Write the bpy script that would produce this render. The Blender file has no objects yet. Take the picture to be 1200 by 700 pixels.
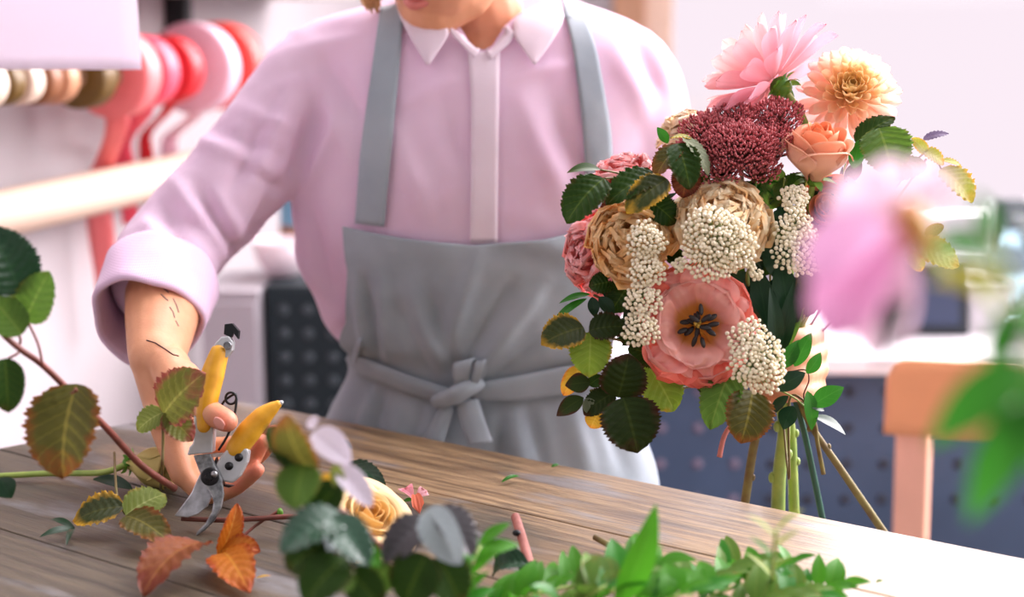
import bpy, bmesh, math, random
from math import sin, cos, pi, sqrt, exp, atan2, radians
from mathutils import Vector, Matrix, Quaternion
from mathutils.bvhtree import BVHTree
random.seed(7)
SC = bpy.context.scene
COL = SC.collection
# ------------------------------------------------------------------ camera model (metres)
F = 1667.0; PITCH = radians(11.1); CZ = 1.38; TZ = 0.93
CP, SP = cos(PITCH), sin(PITCH)
RT = Vector((1, 0, 0)); UPV = Vector((0, SP, CP)); FW = Vector((0, CP, -SP)); TOC = -FW
EYE = Vector((0, 0, CZ))
def P(u, v, d):
    return EYE + FW * d + RT * ((u - 600) / F * d) + UPV * ((350 - v) / F * d)
def ray(u, v):
    return FW + RT * ((u - 600) / F) + UPV * ((350 - v) / F)
def PZ(u, v, z):
    r = ray(u, v); s = (z - CZ) / r.z
    return EYE + r * s
def PT(u, v, h=0.0):
    return PZ(u, v, TZ + h)
def PY(u, v, Y):
    r = ray(u, v); return EYE + r * (Y / r.y)
def proj(p):
    q = p - EYE; d = q.dot(FW)
    return 600 + F * q.dot(RT) / d, 350 - F * q.dot(UPV) / d, d
def V(x, y, z):
    """direction from right / up / towards-the-viewer components"""
    return (RT * x + UPV * y + TOC * z).normalized()
def px(n, d=1.3): return n * d / F
def lin(c): return c / 12.92 if c <= 0.04045 else ((c + 0.055) / 1.055) ** 2.4
def rgb(r, g, b): return (lin(r / 255), lin(g / 255), lin(b / 255), 1.0)
def mixc(a, b, t):
    t = max(0, min(1, t)); return tuple(a[i] * (1 - t) + b[i] * t for i in range(3)) + (1.0,)
def lerp(a, b, t): return a + (b - a) * t
def smooth(e0, e1, x):
    t = max(0.0, min(1.0, (x - e0) / (e1 - e0))); return t * t * (3 - 2 * t)
def interp(tab, x):
    if x <= tab[0][0]: return tab[0][1]
    for (x0, y0), (x1, y1) in zip(tab, tab[1:]):
        if x <= x1: return lerp(y0, y1, (x - x0) / (x1 - x0))
    return tab[-1][1]
def catmull(pts, n=6):
    out = []
    m = len(pts)
    for i in range(m - 1):
        p0 = pts[max(i - 1, 0)]; p1 = pts[i]; p2 = pts[i + 1]; p3 = pts[min(i + 2, m - 1)]
        for k in range(n):
            t = k / n
            out.append(0.5 * ((2 * p1) + (p2 - p0) * t + (2 * p0 - 5 * p1 + 4 * p2 - p3) * t * t + (3 * p1 - p0 - 3 * p2 + p3) * t ** 3))
    out.append(pts[-1].copy())
    return out

# ------------------------------------------------------------------ materials
def newmat(name):
    m = bpy.data.materials.new(name); m.use_nodes = True
    nt = m.node_tree; bs = nt.nodes['Principled BSDF']
    return m, nt, bs
def N(nt, typ, **kw):
    n = nt.nodes.new(typ)
    for k, v in kw.items():
        if k.startswith('i_'): n.inputs[int(k[2:])].default_value = v
        else: setattr(n, k, v)
    return n
def ramp(nt, stops, interp_='LINEAR'):
    n = nt.nodes.new('ShaderNodeValToRGB'); e = n.color_ramp.elements
    n.color_ramp.interpolation = interp_
    e[0].position, e[0].color = stops[0]; e[1].position, e[1].color = stops[-1]
    for p, c in stops[1:-1]:
        q = e.new(p); q.color = c
    return n
def mixn(nt, a, b, fac, blend='MIX'):
    n = nt.nodes.new('ShaderNodeMix'); n.data_type = 'RGBA'; n.blend_type = blend
    for sock, val in ((n.inputs[0], fac), (n.inputs[6], a), (n.inputs[7], b)):
        if hasattr(val, 'links') or hasattr(val, 'is_linked'): nt.links.new(val, sock)
        else: sock.default_value = val
    return n.outputs[2]
def mth(nt, op, a, b=0.0, c=None):
    n = nt.nodes.new('ShaderNodeMath'); n.operation = op
    for i, val in enumerate((a, b) if c is None else (a, b, c)):
        if hasattr(val, 'is_linked'): nt.links.new(val, n.inputs[i])
        else: n.inputs[i].default_value = val
    return n.outputs[0]
def plain(name, col, rough=0.5, metal=0.0, spec=0.5, noise=0.0, nscale=40, bump=0.0, bscale=200, trans=0.0, col2=None):
    m, nt, bs = newmat(name)
    bs.inputs['Roughness'].default_value = rough; bs.inputs['Metallic'].default_value = metal
    bs.inputs['Specular IOR Level'].default_value = spec
    tc = N(nt, 'ShaderNodeTexCoord')
    nz = N(nt, 'ShaderNodeTexNoise'); nz.inputs['Scale'].default_value = nscale; nz.inputs['Detail'].default_value = 4
    nt.links.new(tc.outputs['Object'], nz.inputs['Vector'])
    c2 = col2 or tuple(c * (1 - noise) for c in col[:3]) + (1,)
    r = ramp(nt, [(0.3, col), (0.7, c2)]); nt.links.new(nz.outputs['Fac'], r.inputs[0])
    nt.links.new(r.outputs[0], bs.inputs['Base Color'])
    if bump:
        n2 = N(nt, 'ShaderNodeTexNoise'); n2.inputs['Scale'].default_value = bscale; n2.inputs['Detail'].default_value = 3
        nt.links.new(tc.outputs['Object'], n2.inputs['Vector'])
        b = N(nt, 'ShaderNodeBump'); b.inputs['Strength'].default_value = bump; b.inputs['Distance'].default_value = 0.002
        nt.links.new(n2.outputs['Fac'], b.inputs['Height']); nt.links.new(b.outputs[0], bs.inputs['Normal'])
    if trans:
        out = nt.nodes['Material Output']
        tr = N(nt, 'ShaderNodeBsdfTranslucent'); nt.links.new(r.outputs[0], tr.inputs[0])
        mx = N(nt, 'ShaderNodeMixShader'); mx.inputs[0].default_value = trans
        nt.links.new(bs.outputs[0], mx.inputs[1]); nt.links.new(tr.outputs[0], mx.inputs[2]); nt.links.new(mx.outputs[0], out.inputs[0])
    return m
def fabric(name, col, col2, scale=900, trans=0.15, rough=0.9, bump=0.25):
    m, nt, bs = newmat(name)
    bs.inputs['Roughness'].default_value = rough; bs.inputs['Specular IOR Level'].default_value = 0.2
    bs.inputs['Sheen Weight'].default_value = 0.15
    tc = N(nt, 'ShaderNodeTexCoord')
    n1 = N(nt, 'ShaderNodeTexNoise'); n1.inputs['Scale'].default_value = 14; n1.inputs['Detail'].default_value = 5
    nt.links.new(tc.outputs['Object'], n1.inputs['Vector'])
    r = ramp(nt, [(0.35, col), (0.65, col2)]); nt.links.new(n1.outputs['Fac'], r.inputs[0])
    w1 = N(nt, 'ShaderNodeTexWave', wave_type='BANDS', bands_direction='X'); w1.inputs['Scale'].default_value = scale / 6
    w2 = N(nt, 'ShaderNodeTexWave', wave_type='BANDS', bands_direction='Z'); w2.inputs['Scale'].default_value = scale / 6
    for w in (w1, w2):
        w.inputs['Distortion'].default_value = 1.5; nt.links.new(tc.outputs['Object'], w.inputs['Vector'])
    ad = mth(nt, 'ADD', w1.outputs['Fac'], w2.outputs['Fac'])
    f = mth(nt, 'MULTIPLY', ad, 0.06)
    c = mixn(nt, r.outputs[0], tuple(x * 0.6 for x in col2[:3]) + (1,), f)
    nt.links.new(c, bs.inputs['Base Color'])
    b = N(nt, 'ShaderNodeBump'); b.inputs['Strength'].default_value = bump; b.inputs['Distance'].default_value = 0.0006
    nt.links.new(ad, b.inputs['Height']); nt.links.new(b.outputs[0], bs.inputs['Normal'])
    if trans:
        out = nt.nodes['Material Output']
        tr = N(nt, 'ShaderNodeBsdfTranslucent'); nt.links.new(c, tr.inputs[0])
        mx = N(nt, 'ShaderNodeMixShader'); mx.inputs[0].default_value = trans
        nt.links.new(bs.outputs[0], mx.inputs[1]); nt.links.new(tr.outputs[0], mx.inputs[2]); nt.links.new(mx.outputs[0], out.inputs[0])
    return m
def leafmat(name, base, vein, edge, edge_amt=0.3, rough=0.38, trans=0.3, nv=7, spec=0.5, spots=0.3, vein_amt=0.6):
    m, nt, bs = newmat(name)
    bs.inputs['Roughness'].default_value = rough + .08; bs.inputs['Specular IOR Level'].default_value = spec * .62
    uv = N(nt, 'ShaderNodeUVMap'); sp = N(nt, 'ShaderNodeSeparateXYZ'); nt.links.new(uv.outputs[0], sp.inputs[0])
    tc = N(nt, 'ShaderNodeTexCoord')
    s = sp.outputs[0]; t = mth(nt, 'MULTIPLY', mth(nt, 'ABSOLUTE', mth(nt, 'SUBTRACT', sp.outputs[1], 0.5)), 2.0)
    ph = mth(nt, 'MULTIPLY', mth(nt, 'SUBTRACT', s, mth(nt, 'MULTIPLY', t, 0.28)), float(nv))
    fr = mth(nt, 'ABSOLUTE', mth(nt, 'SUBTRACT', mth(nt, 'FRACT', ph), 0.5))          # 0.5 at the vein
    vm = mth(nt, 'MULTIPLY', mth(nt, 'SMOOTH_MIN', mth(nt, 'MULTIPLY', mth(nt, 'SUBTRACT', fr, 0.43), 12.0), 1.0, 0.1), 1.0)
    vm = mth(nt, 'MAXIMUM', vm, 0.0)
    mid = mth(nt, 'LESS_THAN', t, 0.05)
    vm = mth(nt, 'MAXIMUM', vm, mid)
    nz = N(nt, 'ShaderNodeTexNoise'); nz.inputs['Scale'].default_value = 60; nz.inputs['Detail'].default_value = 5
    nt.links.new(tc.outputs['Object'], nz.inputs['Vector'])
    nz2 = N(nt, 'ShaderNodeTexNoise'); nz2.inputs['Scale'].default_value = 25; nz2.inputs['Detail'].default_value = 2
    nt.links.new(tc.outputs['Object'], nz2.inputs['Vector'])
    dark = tuple(c * 0.55 for c in base[:3]) + (1,)
    r = ramp(nt, [(0.3, base), (0.7, mixc(base, dark, spots * 2))]); nt.links.new(nz2.outputs['Fac'], r.inputs[0])
    em = mth(nt, 'MAXIMUM', t, s)
    e1 = mth(nt, 'MULTIPLY', mth(nt, 'SUBTRACT', mth(nt, 'ADD', em, mth(nt, 'MULTIPLY', mth(nt, 'SUBTRACT', nz.outputs['Fac'], 0.5), 0.9)), 1.0 - edge_amt), 3.5)
    e1 = mth(nt, 'MINIMUM', mth(nt, 'MAXIMUM', e1, 0.0), 1.0)
    c = mixn(nt, r.outputs[0], edge, e1)
    c = mixn(nt, c, vein, mth(nt, 'MULTIPLY', vm, vein_amt * .62))
    nt.links.new(c, bs.inputs['Base Color'])
    out = nt.nodes['Material Output']
    tr = N(nt, 'ShaderNodeBsdfTranslucent'); nt.links.new(c, tr.inputs[0])
    mx = N(nt, 'ShaderNodeMixShader'); mx.inputs[0].default_value = trans
    nt.links.new(bs.outputs[0], mx.inputs[1]); nt.links.new(tr.outputs[0], mx.inputs[2]); nt.links.new(mx.outputs[0], out.inputs[0])
    return m
def petalmat(name, rough=0.6, trans=0.3, spec=0.25, streak=0.12):
    m, nt, bs = newmat(name)
    bs.inputs['Roughness'].default_value = rough; bs.inputs['Specular IOR Level'].default_value = spec
    at = N(nt, 'ShaderNodeAttribute'); at.attribute_name = 'Col'
    uv = N(nt, 'ShaderNodeUVMap'); mp = N(nt, 'ShaderNodeMapping'); mp.inputs['Scale'].default_value = (2, 26, 1)
    nt.links.new(uv.outputs[0], mp.inputs[0])
    nz = N(nt, 'ShaderNodeTexNoise'); nz.inputs['Scale'].default_value = 1.0; nz.inputs['Detail'].default_value = 3
    nt.links.new(mp.outputs[0], nz.inputs['Vector'])
    f = mth(nt, 'MULTIPLY', mth(nt, 'SUBTRACT', nz.outputs['Fac'], 0.35), streak * 3)
    f = mth(nt, 'MAXIMUM', f, 0.0)
    c = mixn(nt, at.outputs['Color'], (0.25, 0.04, 0.04, 1), f)
    nt.links.new(c, bs.inputs['Base Color'])
    out = nt.nodes['Material Output']
    tr = N(nt, 'ShaderNodeBsdfTranslucent'); nt.links.new(c, tr.inputs[0])
    mx = N(nt, 'ShaderNodeMixShader'); mx.inputs[0].default_value = trans
    nt.links.new(bs.outputs[0], mx.inputs[1]); nt.links.new(tr.outputs[0], mx.inputs[2]); nt.links.new(mx.outputs[0], out.inputs[0])
    return m

# ------------------------------------------------------------------ mesh builder
class MB:
    def __init__(s): s.v = []; s.f = []; s.uv = []; s.c = []
    def vert(s, p, uv=(0, 0), c=(1, 1, 1, 1)):
        s.v.append(tuple(p)); s.uv.append(uv); s.c.append(c); return len(s.v) - 1
    def grid(s, fn, nu, nv, wrap_u=False, col=None):
        """fn(a,b)->Vector, a,b in 0..1"""
        base = len(s.v); ku = nu if wrap_u else nu + 1
        for i in range(ku):
            for j in range(nv + 1):
                a, b = i / nu, j / nv
                s.vert(fn(a, b), (a, b), col(a, b) if col else (1, 1, 1, 1))
        for i in range(nu):
            i2 = (i + 1) % ku
            for j in range(nv):
                s.f.append((base + i * (nv + 1) + j, base + i2 * (nv + 1) + j, base + i2 * (nv + 1) + j + 1, base + i * (nv + 1) + j + 1))
        return base
    def tube(s, pts, radii, n=10, caps=True, round_=False, col=(1, 1, 1, 1), flat=1.0):
        pts = [Vector(p) for p in pts]
        if not hasattr(radii, '__len__'): radii = [radii] * len(pts)
        if round_:
            t0 = (pts[0] - pts[1]).normalized(); t1 = (pts[-1] - pts[-2]).normalized()
            r0, r1 = radii[0], radii[-1]
            A = [(pts[0] + t0 * r0 * sin(a), r0 * cos(a)) for a in (1.45, 1.1, 0.75, 0.38)]
            B = [(pts[-1] + t1 * r1 * sin(a), r1 * cos(a)) for a in (0.38, 0.75, 1.1, 1.45)]
            pts = [a for a, _ in A] + pts + [b for b, _ in B]
            radii = [r for _, r in A] + list(radii) + [r for _, r in B]
        base = len(s.v); m = len(pts)
        t = (pts[1] - pts[0]).normalized()
        nrm = t.orthogonal().normalized()
        for i, p in enumerate(pts):
            if i == 0: tt = (pts[1] - pts[0])
            elif i == m - 1: tt = (pts[-1] - pts[-2])
            else: tt = (pts[i + 1] - pts[i - 1])
            if tt.length < 1e-9: tt = t
            tt = tt.normalized()
            q = t.rotation_difference(tt); nrm = (q @ nrm); t = tt
            nrm = (nrm - t * nrm.dot(t)).normalized(); bn = t.cross(nrm)
            for k in range(n):
                a = 2 * pi * k / n
                s.vert(p + (nrm * cos(a) * flat + bn * sin(a)) * radii[i], (i / (m - 1), k / n), col)
        for i in range(m - 1):
            for k in range(n):
                k2 = (k + 1) % n
                s.f.append((base + i * n + k, base + i * n + k2, base + (i + 1) * n + k2, base + (i + 1) * n + k))
        if caps:
            s.f.append(tuple(base + k for k in range(n))[::-1])
            s.f.append(tuple(base + (m - 1) * n + k for k in range(n)))
        return s
    def box(s, c, sx, sy, sz, rot=None):
        c = Vector(c); b = len(s.v)
        for dx in (-1, 1):
            for dy in (-1, 1):
                for dz in (-1, 1):
                    o = Vector((dx * sx / 2, dy * sy / 2, dz * sz / 2))
                    if rot is not None: o = rot @ o
                    s.vert(c + o)
        for q in ((0, 1, 3, 2), (4, 6, 7, 5), (0, 4, 5, 1), (2, 3, 7, 6), (0, 2, 6, 4), (1, 5, 7, 3)):
            s.f.append(tuple(b + k for k in q))
        return s
    def prism(s, pts, off):
        """closed polygon of 3-D points, extruded by vector off"""
        b = len(s.v); n = len(pts)
        for p in pts: s.vert(p)
        for p in pts: s.vert(Vector(p) + off)
        s.f.append(tuple(range(b, b + n))); s.f.append(tuple(range(b + 2 * n - 1, b + n - 1, -1)))
        for k in range(n):
            k2 = (k + 1) % n
            s.f.append((b + k2, b + k, b + n + k, b + n + k2))
        return s
    def ball(s, c, r, n=6, m=8, axes=None, col=(1, 1, 1, 1)):
        c = Vector(c)
        if not hasattr(r, '__len__'): r = (r, r, r)
        X, Y, Z = axes if axes else (Vector((1, 0, 0)), Vector((0, 1, 0)), Vector((0, 0, 1)))
        b = len(s.v)
        top = s.vert(c + Z * r[2], (0.5, 1), col)
        for i in range(1, n):
            th = pi * i / n
            for k in range(m):
                a = 2 * pi * k / m
                s.vert(c + X * (r[0] * sin(th) * cos(a)) + Y * (r[1] * sin(th) * sin(a)) + Z * (r[2] * cos(th)), (k / m, 1 - i / n), col)
        bot = s.vert(c - Z * r[2], (0.5, 0), col)
        for k in range(m):
            k2 = (k + 1) % m
            s.f.append((top, b + 1 + k, b + 1 + k2))
            for i in range(n - 2):
                q = b + 1 + i * m
                s.f.append((q + k, q + m + k, q + m + k2, q + k2))
            q = b + 1 + (n - 2) * m
            s.f.append((bot, q + k2, q + k))
        return s
    def mesh(s, name, smooth_=True):
        me = bpy.data.meshes.new(name)
        me.from_pydata(s.v, [], s.f)
        ul = me.uv_layers.new(name='UVMap')
        vi = [0] * len(me.loops); me.loops.foreach_get('vertex_index', vi)
        flat = []
        for i in vi: flat += s.uv[i]
        ul.data.foreach_set('uv', flat)
        at = me.attributes.new('Col', 'FLOAT_COLOR', 'POINT')
        fc = []
        for c in s.c: fc += c
        at.data.foreach_set('color', fc)
        if smooth_: me.polygons.foreach_set('use_smooth', [True] * len(me.polygons))
        me.update(); return me
    def obj(s, name, mat, parent=None, smooth_=True, bevel=0, solid=0, sub=0, fix=True):
        me = s.mesh(name, smooth_)
        if fix and not solid:
            bm = bmesh.new(); bm.from_mesh(me); bmesh.ops.recalc_face_normals(bm, faces=bm.faces); bm.to_mesh(me); bm.free()
        o = bpy.data.objects.new(name, me); COL.objects.link(o)
        me.materials.append(mat)
        if solid:
            md = o.modifiers.new('thick', 'SOLIDIFY'); md.thickness = solid; md.offset = 0
        if bevel:
            md = o.modifiers.new('bevel', 'BEVEL'); md.width = bevel; md.segments = 2; md.limit_method = 'ANGLE'; md.angle_limit = radians(40)
        if sub:
            md = o.modifiers.new('sub', 'SUBSURF'); md.levels = sub; md.render_levels = sub
        if parent: attach(o, parent)
        return o
def origin(o, loc):
    """put a mesh object's origin at loc without moving its shape"""
    o.data.transform(Matrix.Translation(-Vector(loc))); o.location = loc
def attach(o, parent):
    o.parent = parent
    o.matrix_parent_inverse = Matrix.Translation(-abs_loc(parent))
def abs_loc(o):
    l = o.location.copy(); 
    if o.parent: l = l + abs_loc(o.parent) + o.matrix_parent_inverse.translation
    return l
def empty(name, loc, label, cat, group=None):
    o = bpy.data.objects.new(name, None); COL.objects.link(o); o.location = loc; o.empty_display_size = 0.05
    o['label'] = label; o['category'] = cat
    if group: o['group'] = group
    return o
def tag(o, label, cat, group=None):
    o['label'] = label; o['category'] = cat
    if group: o['group'] = group
    return o
def struct(o): o['kind'] = 'structure'; return o
def bake(o, mods=()):
    """apply the object's modifiers"""
    dg = bpy.context.evaluated_depsgraph_get()
    me = bpy.data.meshes.new_from_object(o.evaluated_get(dg))
    old = o.data; mats = list(old.materials)
    o.modifiers.clear(); o.data = me
    if not me.materials:
        for m in mats: me.materials.append(m)
    return o
def remesh(o, vox, sm=4, fac=0.5):
    md = o.modifiers.new('r', 'REMESH'); md.mode = 'VOXEL'; md.voxel_size = vox; md.use_smooth_shade = True
    if sm:
        ms = o.modifiers.new('s', 'SMOOTH'); ms.iterations = sm; ms.factor = fac
    return bake(o)
def bvh_of(objs):
    vs = []; fs = []
    for o in objs:
        b = len(vs); L = abs_loc(o)
        vs += [v.co + L for v in o.data.vertices]
        fs += [tuple(b + i for i in p.vertices) for p in o.data.polygons]
    return BVHTree.FromPolygons(vs, fs)
def segdist(u, v, s):
    u0, v0, u1, v1 = s[:4]; dx, dy = u1 - u0, v1 - v0
    t = ((u - u0) * dx + (v - v0) * dy) / (dx * dx + dy * dy)
    tc = max(0.0, min(1.0, t))
    return sqrt((u - u0 - tc * dx) ** 2 + (v - v0 - tc * dy) ** 2), tc

# ------------------------------------------------------------------ leaf and petal blades
def prof_ovate(s): return 2.36 * (max(s, 0) ** 0.55) * (max(1 - s, 0) ** 0.72) * (1.0 + 0.05 * cos(s * 6))
def prof_lance(s): return max(sin(pi * max(0, min(1, s)) ** 0.85), 0) ** 0.85
def prof_petal(s): return (0.28 + 0.72 * smooth(0, 0.68, s)) * (max(1 - max(0, (s - 0.72) / 0.28) ** 2.4, 0) ** 0.5)
def prof_fan(s): return (0.12 + 0.88 * smooth(0.05, 0.9, s)) * (max(1 - max(0, (s - 0.88) / 0.12) ** 2.2, 0) ** 0.45 if s > 0.88 else 1)
def prof_point(s): return (0.35 + 0.65 * smooth(0, 0.5, s)) * (max(1 - max(0, (s - 0.5) / 0.5) ** 2.0, 0) ** 0.9)
def blade(mb, base, tip, normal, W, prof=prof_ovate, ns=14, nt=6, fold=0.15, bend=0.08, cup=0.0, serr=0.0, nserr=13,
          pleat=0.0, nv=7, ruffle=0.0, rfreq=9.0, twist=0.0, col=None, seed=0, rim=0.0, fringe=0.0):
    base, tip = Vector(base), Vector(tip)
    ax = tip - base; L = ax.length; ax = ax / L
    nz = Vector(normal); nz = (nz - ax * nz.dot(ax))
    nz = nz.normalized() if nz.length > 1e-6 else ax.orthogonal().normalized()
    sd = nz.cross(ax)
    rr = random.Random(seed); ph = rr.uniform(0, 6.28); ph2 = rr.uniform(0, 6.28)
    def fn(a, b):
        t = b * 2 - 1; w = prof(a) * W / 2
        if serr and abs(t) > 0.98:
            w *= 1 + serr * (2 * abs(((a * nserr) % 1.0) - 0.5) * 2 - 1)
        at = abs(t)
        z = fold * at * w + bend * L * (1 - (2 * a - 1) ** 2) + cup * w * t * t
        if pleat: z += pleat * W * cos(2 * pi * nv * (a - 0.28 * at) + pi) * min(at * 2.5, 1) * prof(a)
        if ruffle:
            z += ruffle * W * sin(t * rfreq + ph) * a * a + 0.4 * ruffle * W * sin(t * rfreq * 2.3 + ph2) * a * a * a
        if rim: z -= rim * L * smooth(0.7, 1.0, a) ** 1.5
        s2, z2 = t * w, z
        if twist:
            q = twist * (a - 0.3); s2, z2 = s2 * cos(q) - z2 * sin(q), s2 * sin(q) + z2 * cos(q)
        xx = a * L
        if ruffle: xx += 0.25 * ruffle * W * sin(t * rfreq * 1.7 + ph2) * smooth(0.8, 1, a)
        if fringe: xx += fringe * L * smooth(.72, 1, a) * (sin(t * 23 + ph) + .7 * sin(t * 41 + ph2) + .8 * sin(t * 9 + ph2 * 2))
        return base + ax * xx + sd * s2 + nz * z2
    mb.grid(fn, ns, nt, col=col)

import time as _time
_t0 = [_time.perf_counter()]
def _T(n):
    t = _time.perf_counter(); print('TIMING', n, round(t - _t0[0], 2)); _t0[0] = t
# ================================================================== SETTING
def build_world():
    w = bpy.data.worlds.new('sky'); SC.world = w; w.use_nodes = True; nt = w.node_tree
    bg = nt.nodes['Background']
    tc = N(nt, 'ShaderNodeTexCoord')
    vm = N(nt, 'ShaderNodeVectorMath', operation='DOT_PRODUCT')
    nt.links.new(tc.outputs['Generated'], vm.inputs[0])
    vm.inputs[1].default_value = Vector((0.60, 0.70, 0.40)).normalized()
    r = ramp(nt, [(0.0, (0.36, 0.35, 0.365, 1)), (0.5, (0.50, 0.48, 0.50, 1)), (0.75, (1.1, 1.03, 1.07, 1)), (0.9, (9.0, 8.3, 8.8, 1)), (1.0, (22, 20.4, 21.5, 1))])
    mr = mth(nt, 'MULTIPLY_ADD', vm.outputs['Value'], 0.5, 0.5)
    nt.links.new(mr, r.inputs[0])
    sp = N(nt, 'ShaderNodeSeparateXYZ'); nt.links.new(tc.outputs['Generated'], sp.inputs[0])
    el = N(nt, 'ShaderNodeMapRange'); el.interpolation_type = 'SMOOTHSTEP'; el.inputs[1].default_value = 0.02; el.inputs[2].default_value = 0.16
    nt.links.new(sp.outputs[2], el.inputs[0])
    c = mixn(nt, (0.99, 0.865, 0.95, 1), r.outputs[0], el.outputs[0])      # overexposed street below the horizon, bright sky above it
    nt.links.new(c, bg.inputs[0]); bg.inputs[1].default_value = WORLD_K
WORLD_K = 1.0
build_world()
SC.view_settings.view_transform = 'Standard'; SC.view_settings.look = 'None'
SC.view_settings.exposure = 0.0; SC.view_settings.gamma = 1.0; SC.view_settings.use_curve_mapping = False
SC.cycles.use_denoising = True
SC.cycles.max_bounces = 8; SC.cycles.transparent_max_bounces = 12; SC.cycles.caustics_reflective = False; SC.cycles.caustics_refractive = False
cam = bpy.data.cameras.new('camera'); camo = bpy.data.objects.new('camera', cam); COL.objects.link(camo)
cam.sensor_width = 36; cam.lens = 50.01; cam.clip_start = 0.05
camo.location = EYE; camo.rotation_euler = (pi / 2 - PITCH, 0, 0)
cam.dof.use_dof = True; cam.dof.focus_distance = 1.31; cam.dof.aperture_fstop = 2.5; cam.dof.aperture_blades = 0
SC.camera = camo
def area(name, loc, target, sx, sy, power, col):
    l = bpy.data.lights.new(name, 'AREA'); l.shape = 'RECTANGLE'; l.size = sx; l.size_y = sy; l.energy = power; l.color = col
    o = bpy.data.objects.new(name, l); COL.objects.link(o); o.location = loc
    o.rotation_euler = (Vector(target) - Vector(loc)).to_track_quat('-Z', 'Y').to_euler(); return o
area('right_fill_light', (2.0, 1.75, 2.0), (0.3, 1.25, 0.95), 1.3, 1.1, 40, (1.0, 0.95, 0.97))  # added off-frame lamp that brightens the right end of the table
area('front_fill_light', (2.2, 0.2, 2.2), (0.0, 1.5, 1.1), 1.8, 1.6, 8, (1.0, 0.96, 0.98))  # added soft lamp at the right front, no window is built there

M_wall = plain('plaster_wall', rgb(178, 170, 172), 0.9, noise=0.06, nscale=3, bump=0.1, bscale=60)
M_floor = plain('concrete_floor', rgb(150, 142, 140), 0.7, noise=0.2, nscale=5)
M_white = plain('white_paint', rgb(244, 238, 242), 0.5, noise=0.03, nscale=8)
M_frame = plain('window_frame_wood', rgb(214, 160, 124), 0.5, noise=0.2, nscale=12)
M_frame2 = plain('window_frame_pale', rgb(250, 214, 190), 0.5, noise=0.1, nscale=12)

mb = MB(); mb.box((0.2, 1.6, -0.025), 7.4, 7.4, 0.05); struct(mb.obj('floor', M_floor, smooth_=False))
WD = Vector((0.22, 0.9755, 0)).normalized(); WN = Vector((WD.y, -WD.x, 0))    # along the left wall / into the room
W0 = Vector((-0.90, 1.75, 0))
def wallpt(d, z, off=0.0):
    """point on the left wall with world depth coordinate Y = d, off metres out of it"""
    s = (d - W0.y) / WD.y
    p = W0 + WD * s + WN * off; p.z = z; return p
mb = MB(); a, b = wallpt(-0.6, 0), wallpt(4.3, 0)
mb.prism([a, b, b + Vector((0, 0, 2.7)), a + Vector((0, 0, 2.7))], -WN * 0.12); struct(mb.obj('wall_left', M_wall, smooth_=False))
# back wall with a tall window to its right
mb = MB(); mb.box((-0.40, 4.36, 1.35), 1.40, 0.12, 2.7); struct(mb.obj('wall_back', M_wall, smooth_=False))
mb = MB(); mb.box((2.0, 4.36, 0.35), 3.4, 0.12, 0.70); struct(mb.obj('wall_back_sill', M_white, smooth_=False))
mb = MB(); mb.box((2.0, 4.36, 2.62), 3.4, 0.12, 0.16); struct(mb.obj('wall_back_header', M_wall, smooth_=False))
wf = MB(); wf.box((0.345, 4.33, 1.62), 0.09, 0.10, 1.84); wf.box((3.6, 4.33, 1.62), 0.09, 0.10, 1.84)
wf.box((2.0, 4.33, 2.51), 3.3, 0.10, 0.06)
win = struct(wf.obj('window_1', M_frame, smooth_=False, bevel=0.004))
wf = MB(); wf.box((0.435, 4.33, 1.62), 0.085, 0.06, 1.72); wf.box((3.51, 4.33, 1.62), 0.085, 0.06, 1.72); wf.box((2.0, 4.33, 2.45), 3.1, 0.06, 0.06)
wf.obj('window_sash', M_frame2, win, smooth_=False, bevel=0.004)
mg, nt, bs = newmat('window_glass')
gl = N(nt, 'ShaderNodeBsdfGlossy'); gl.inputs[1].default_value = 0.02
trn = N(nt, 'ShaderNodeBsdfTransparent'); mx = N(nt, 'ShaderNodeMixShader'); mx.inputs[0].default_value = 0.04
nt.links.new(trn.outputs[0], mx.inputs[1]); nt.links.new(gl.outputs[0], mx.inputs[2]); nt.links.new(mx.outputs[0], nt.nodes['Material Output'].inputs[0])
wf = MB(); wf.box((2.0, 4.33, 0.75), 3.3, 0.10, 0.09); wf.obj('window_bottom_rail', M_white, win, smooth_=False, bevel=0.004)
wf = MB(); wf.box((1.97, 4.33, 1.62), 3.0, 0.006, 1.62); wf.obj('window_pane', mg, win, smooth_=False)
mb = MB(); mb.box((2.0, 4.24, 0.69), 3.4, 0.16, 0.03); struct(mb.obj('trim_1', M_white, smooth_=False, bevel=0.004))

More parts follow.
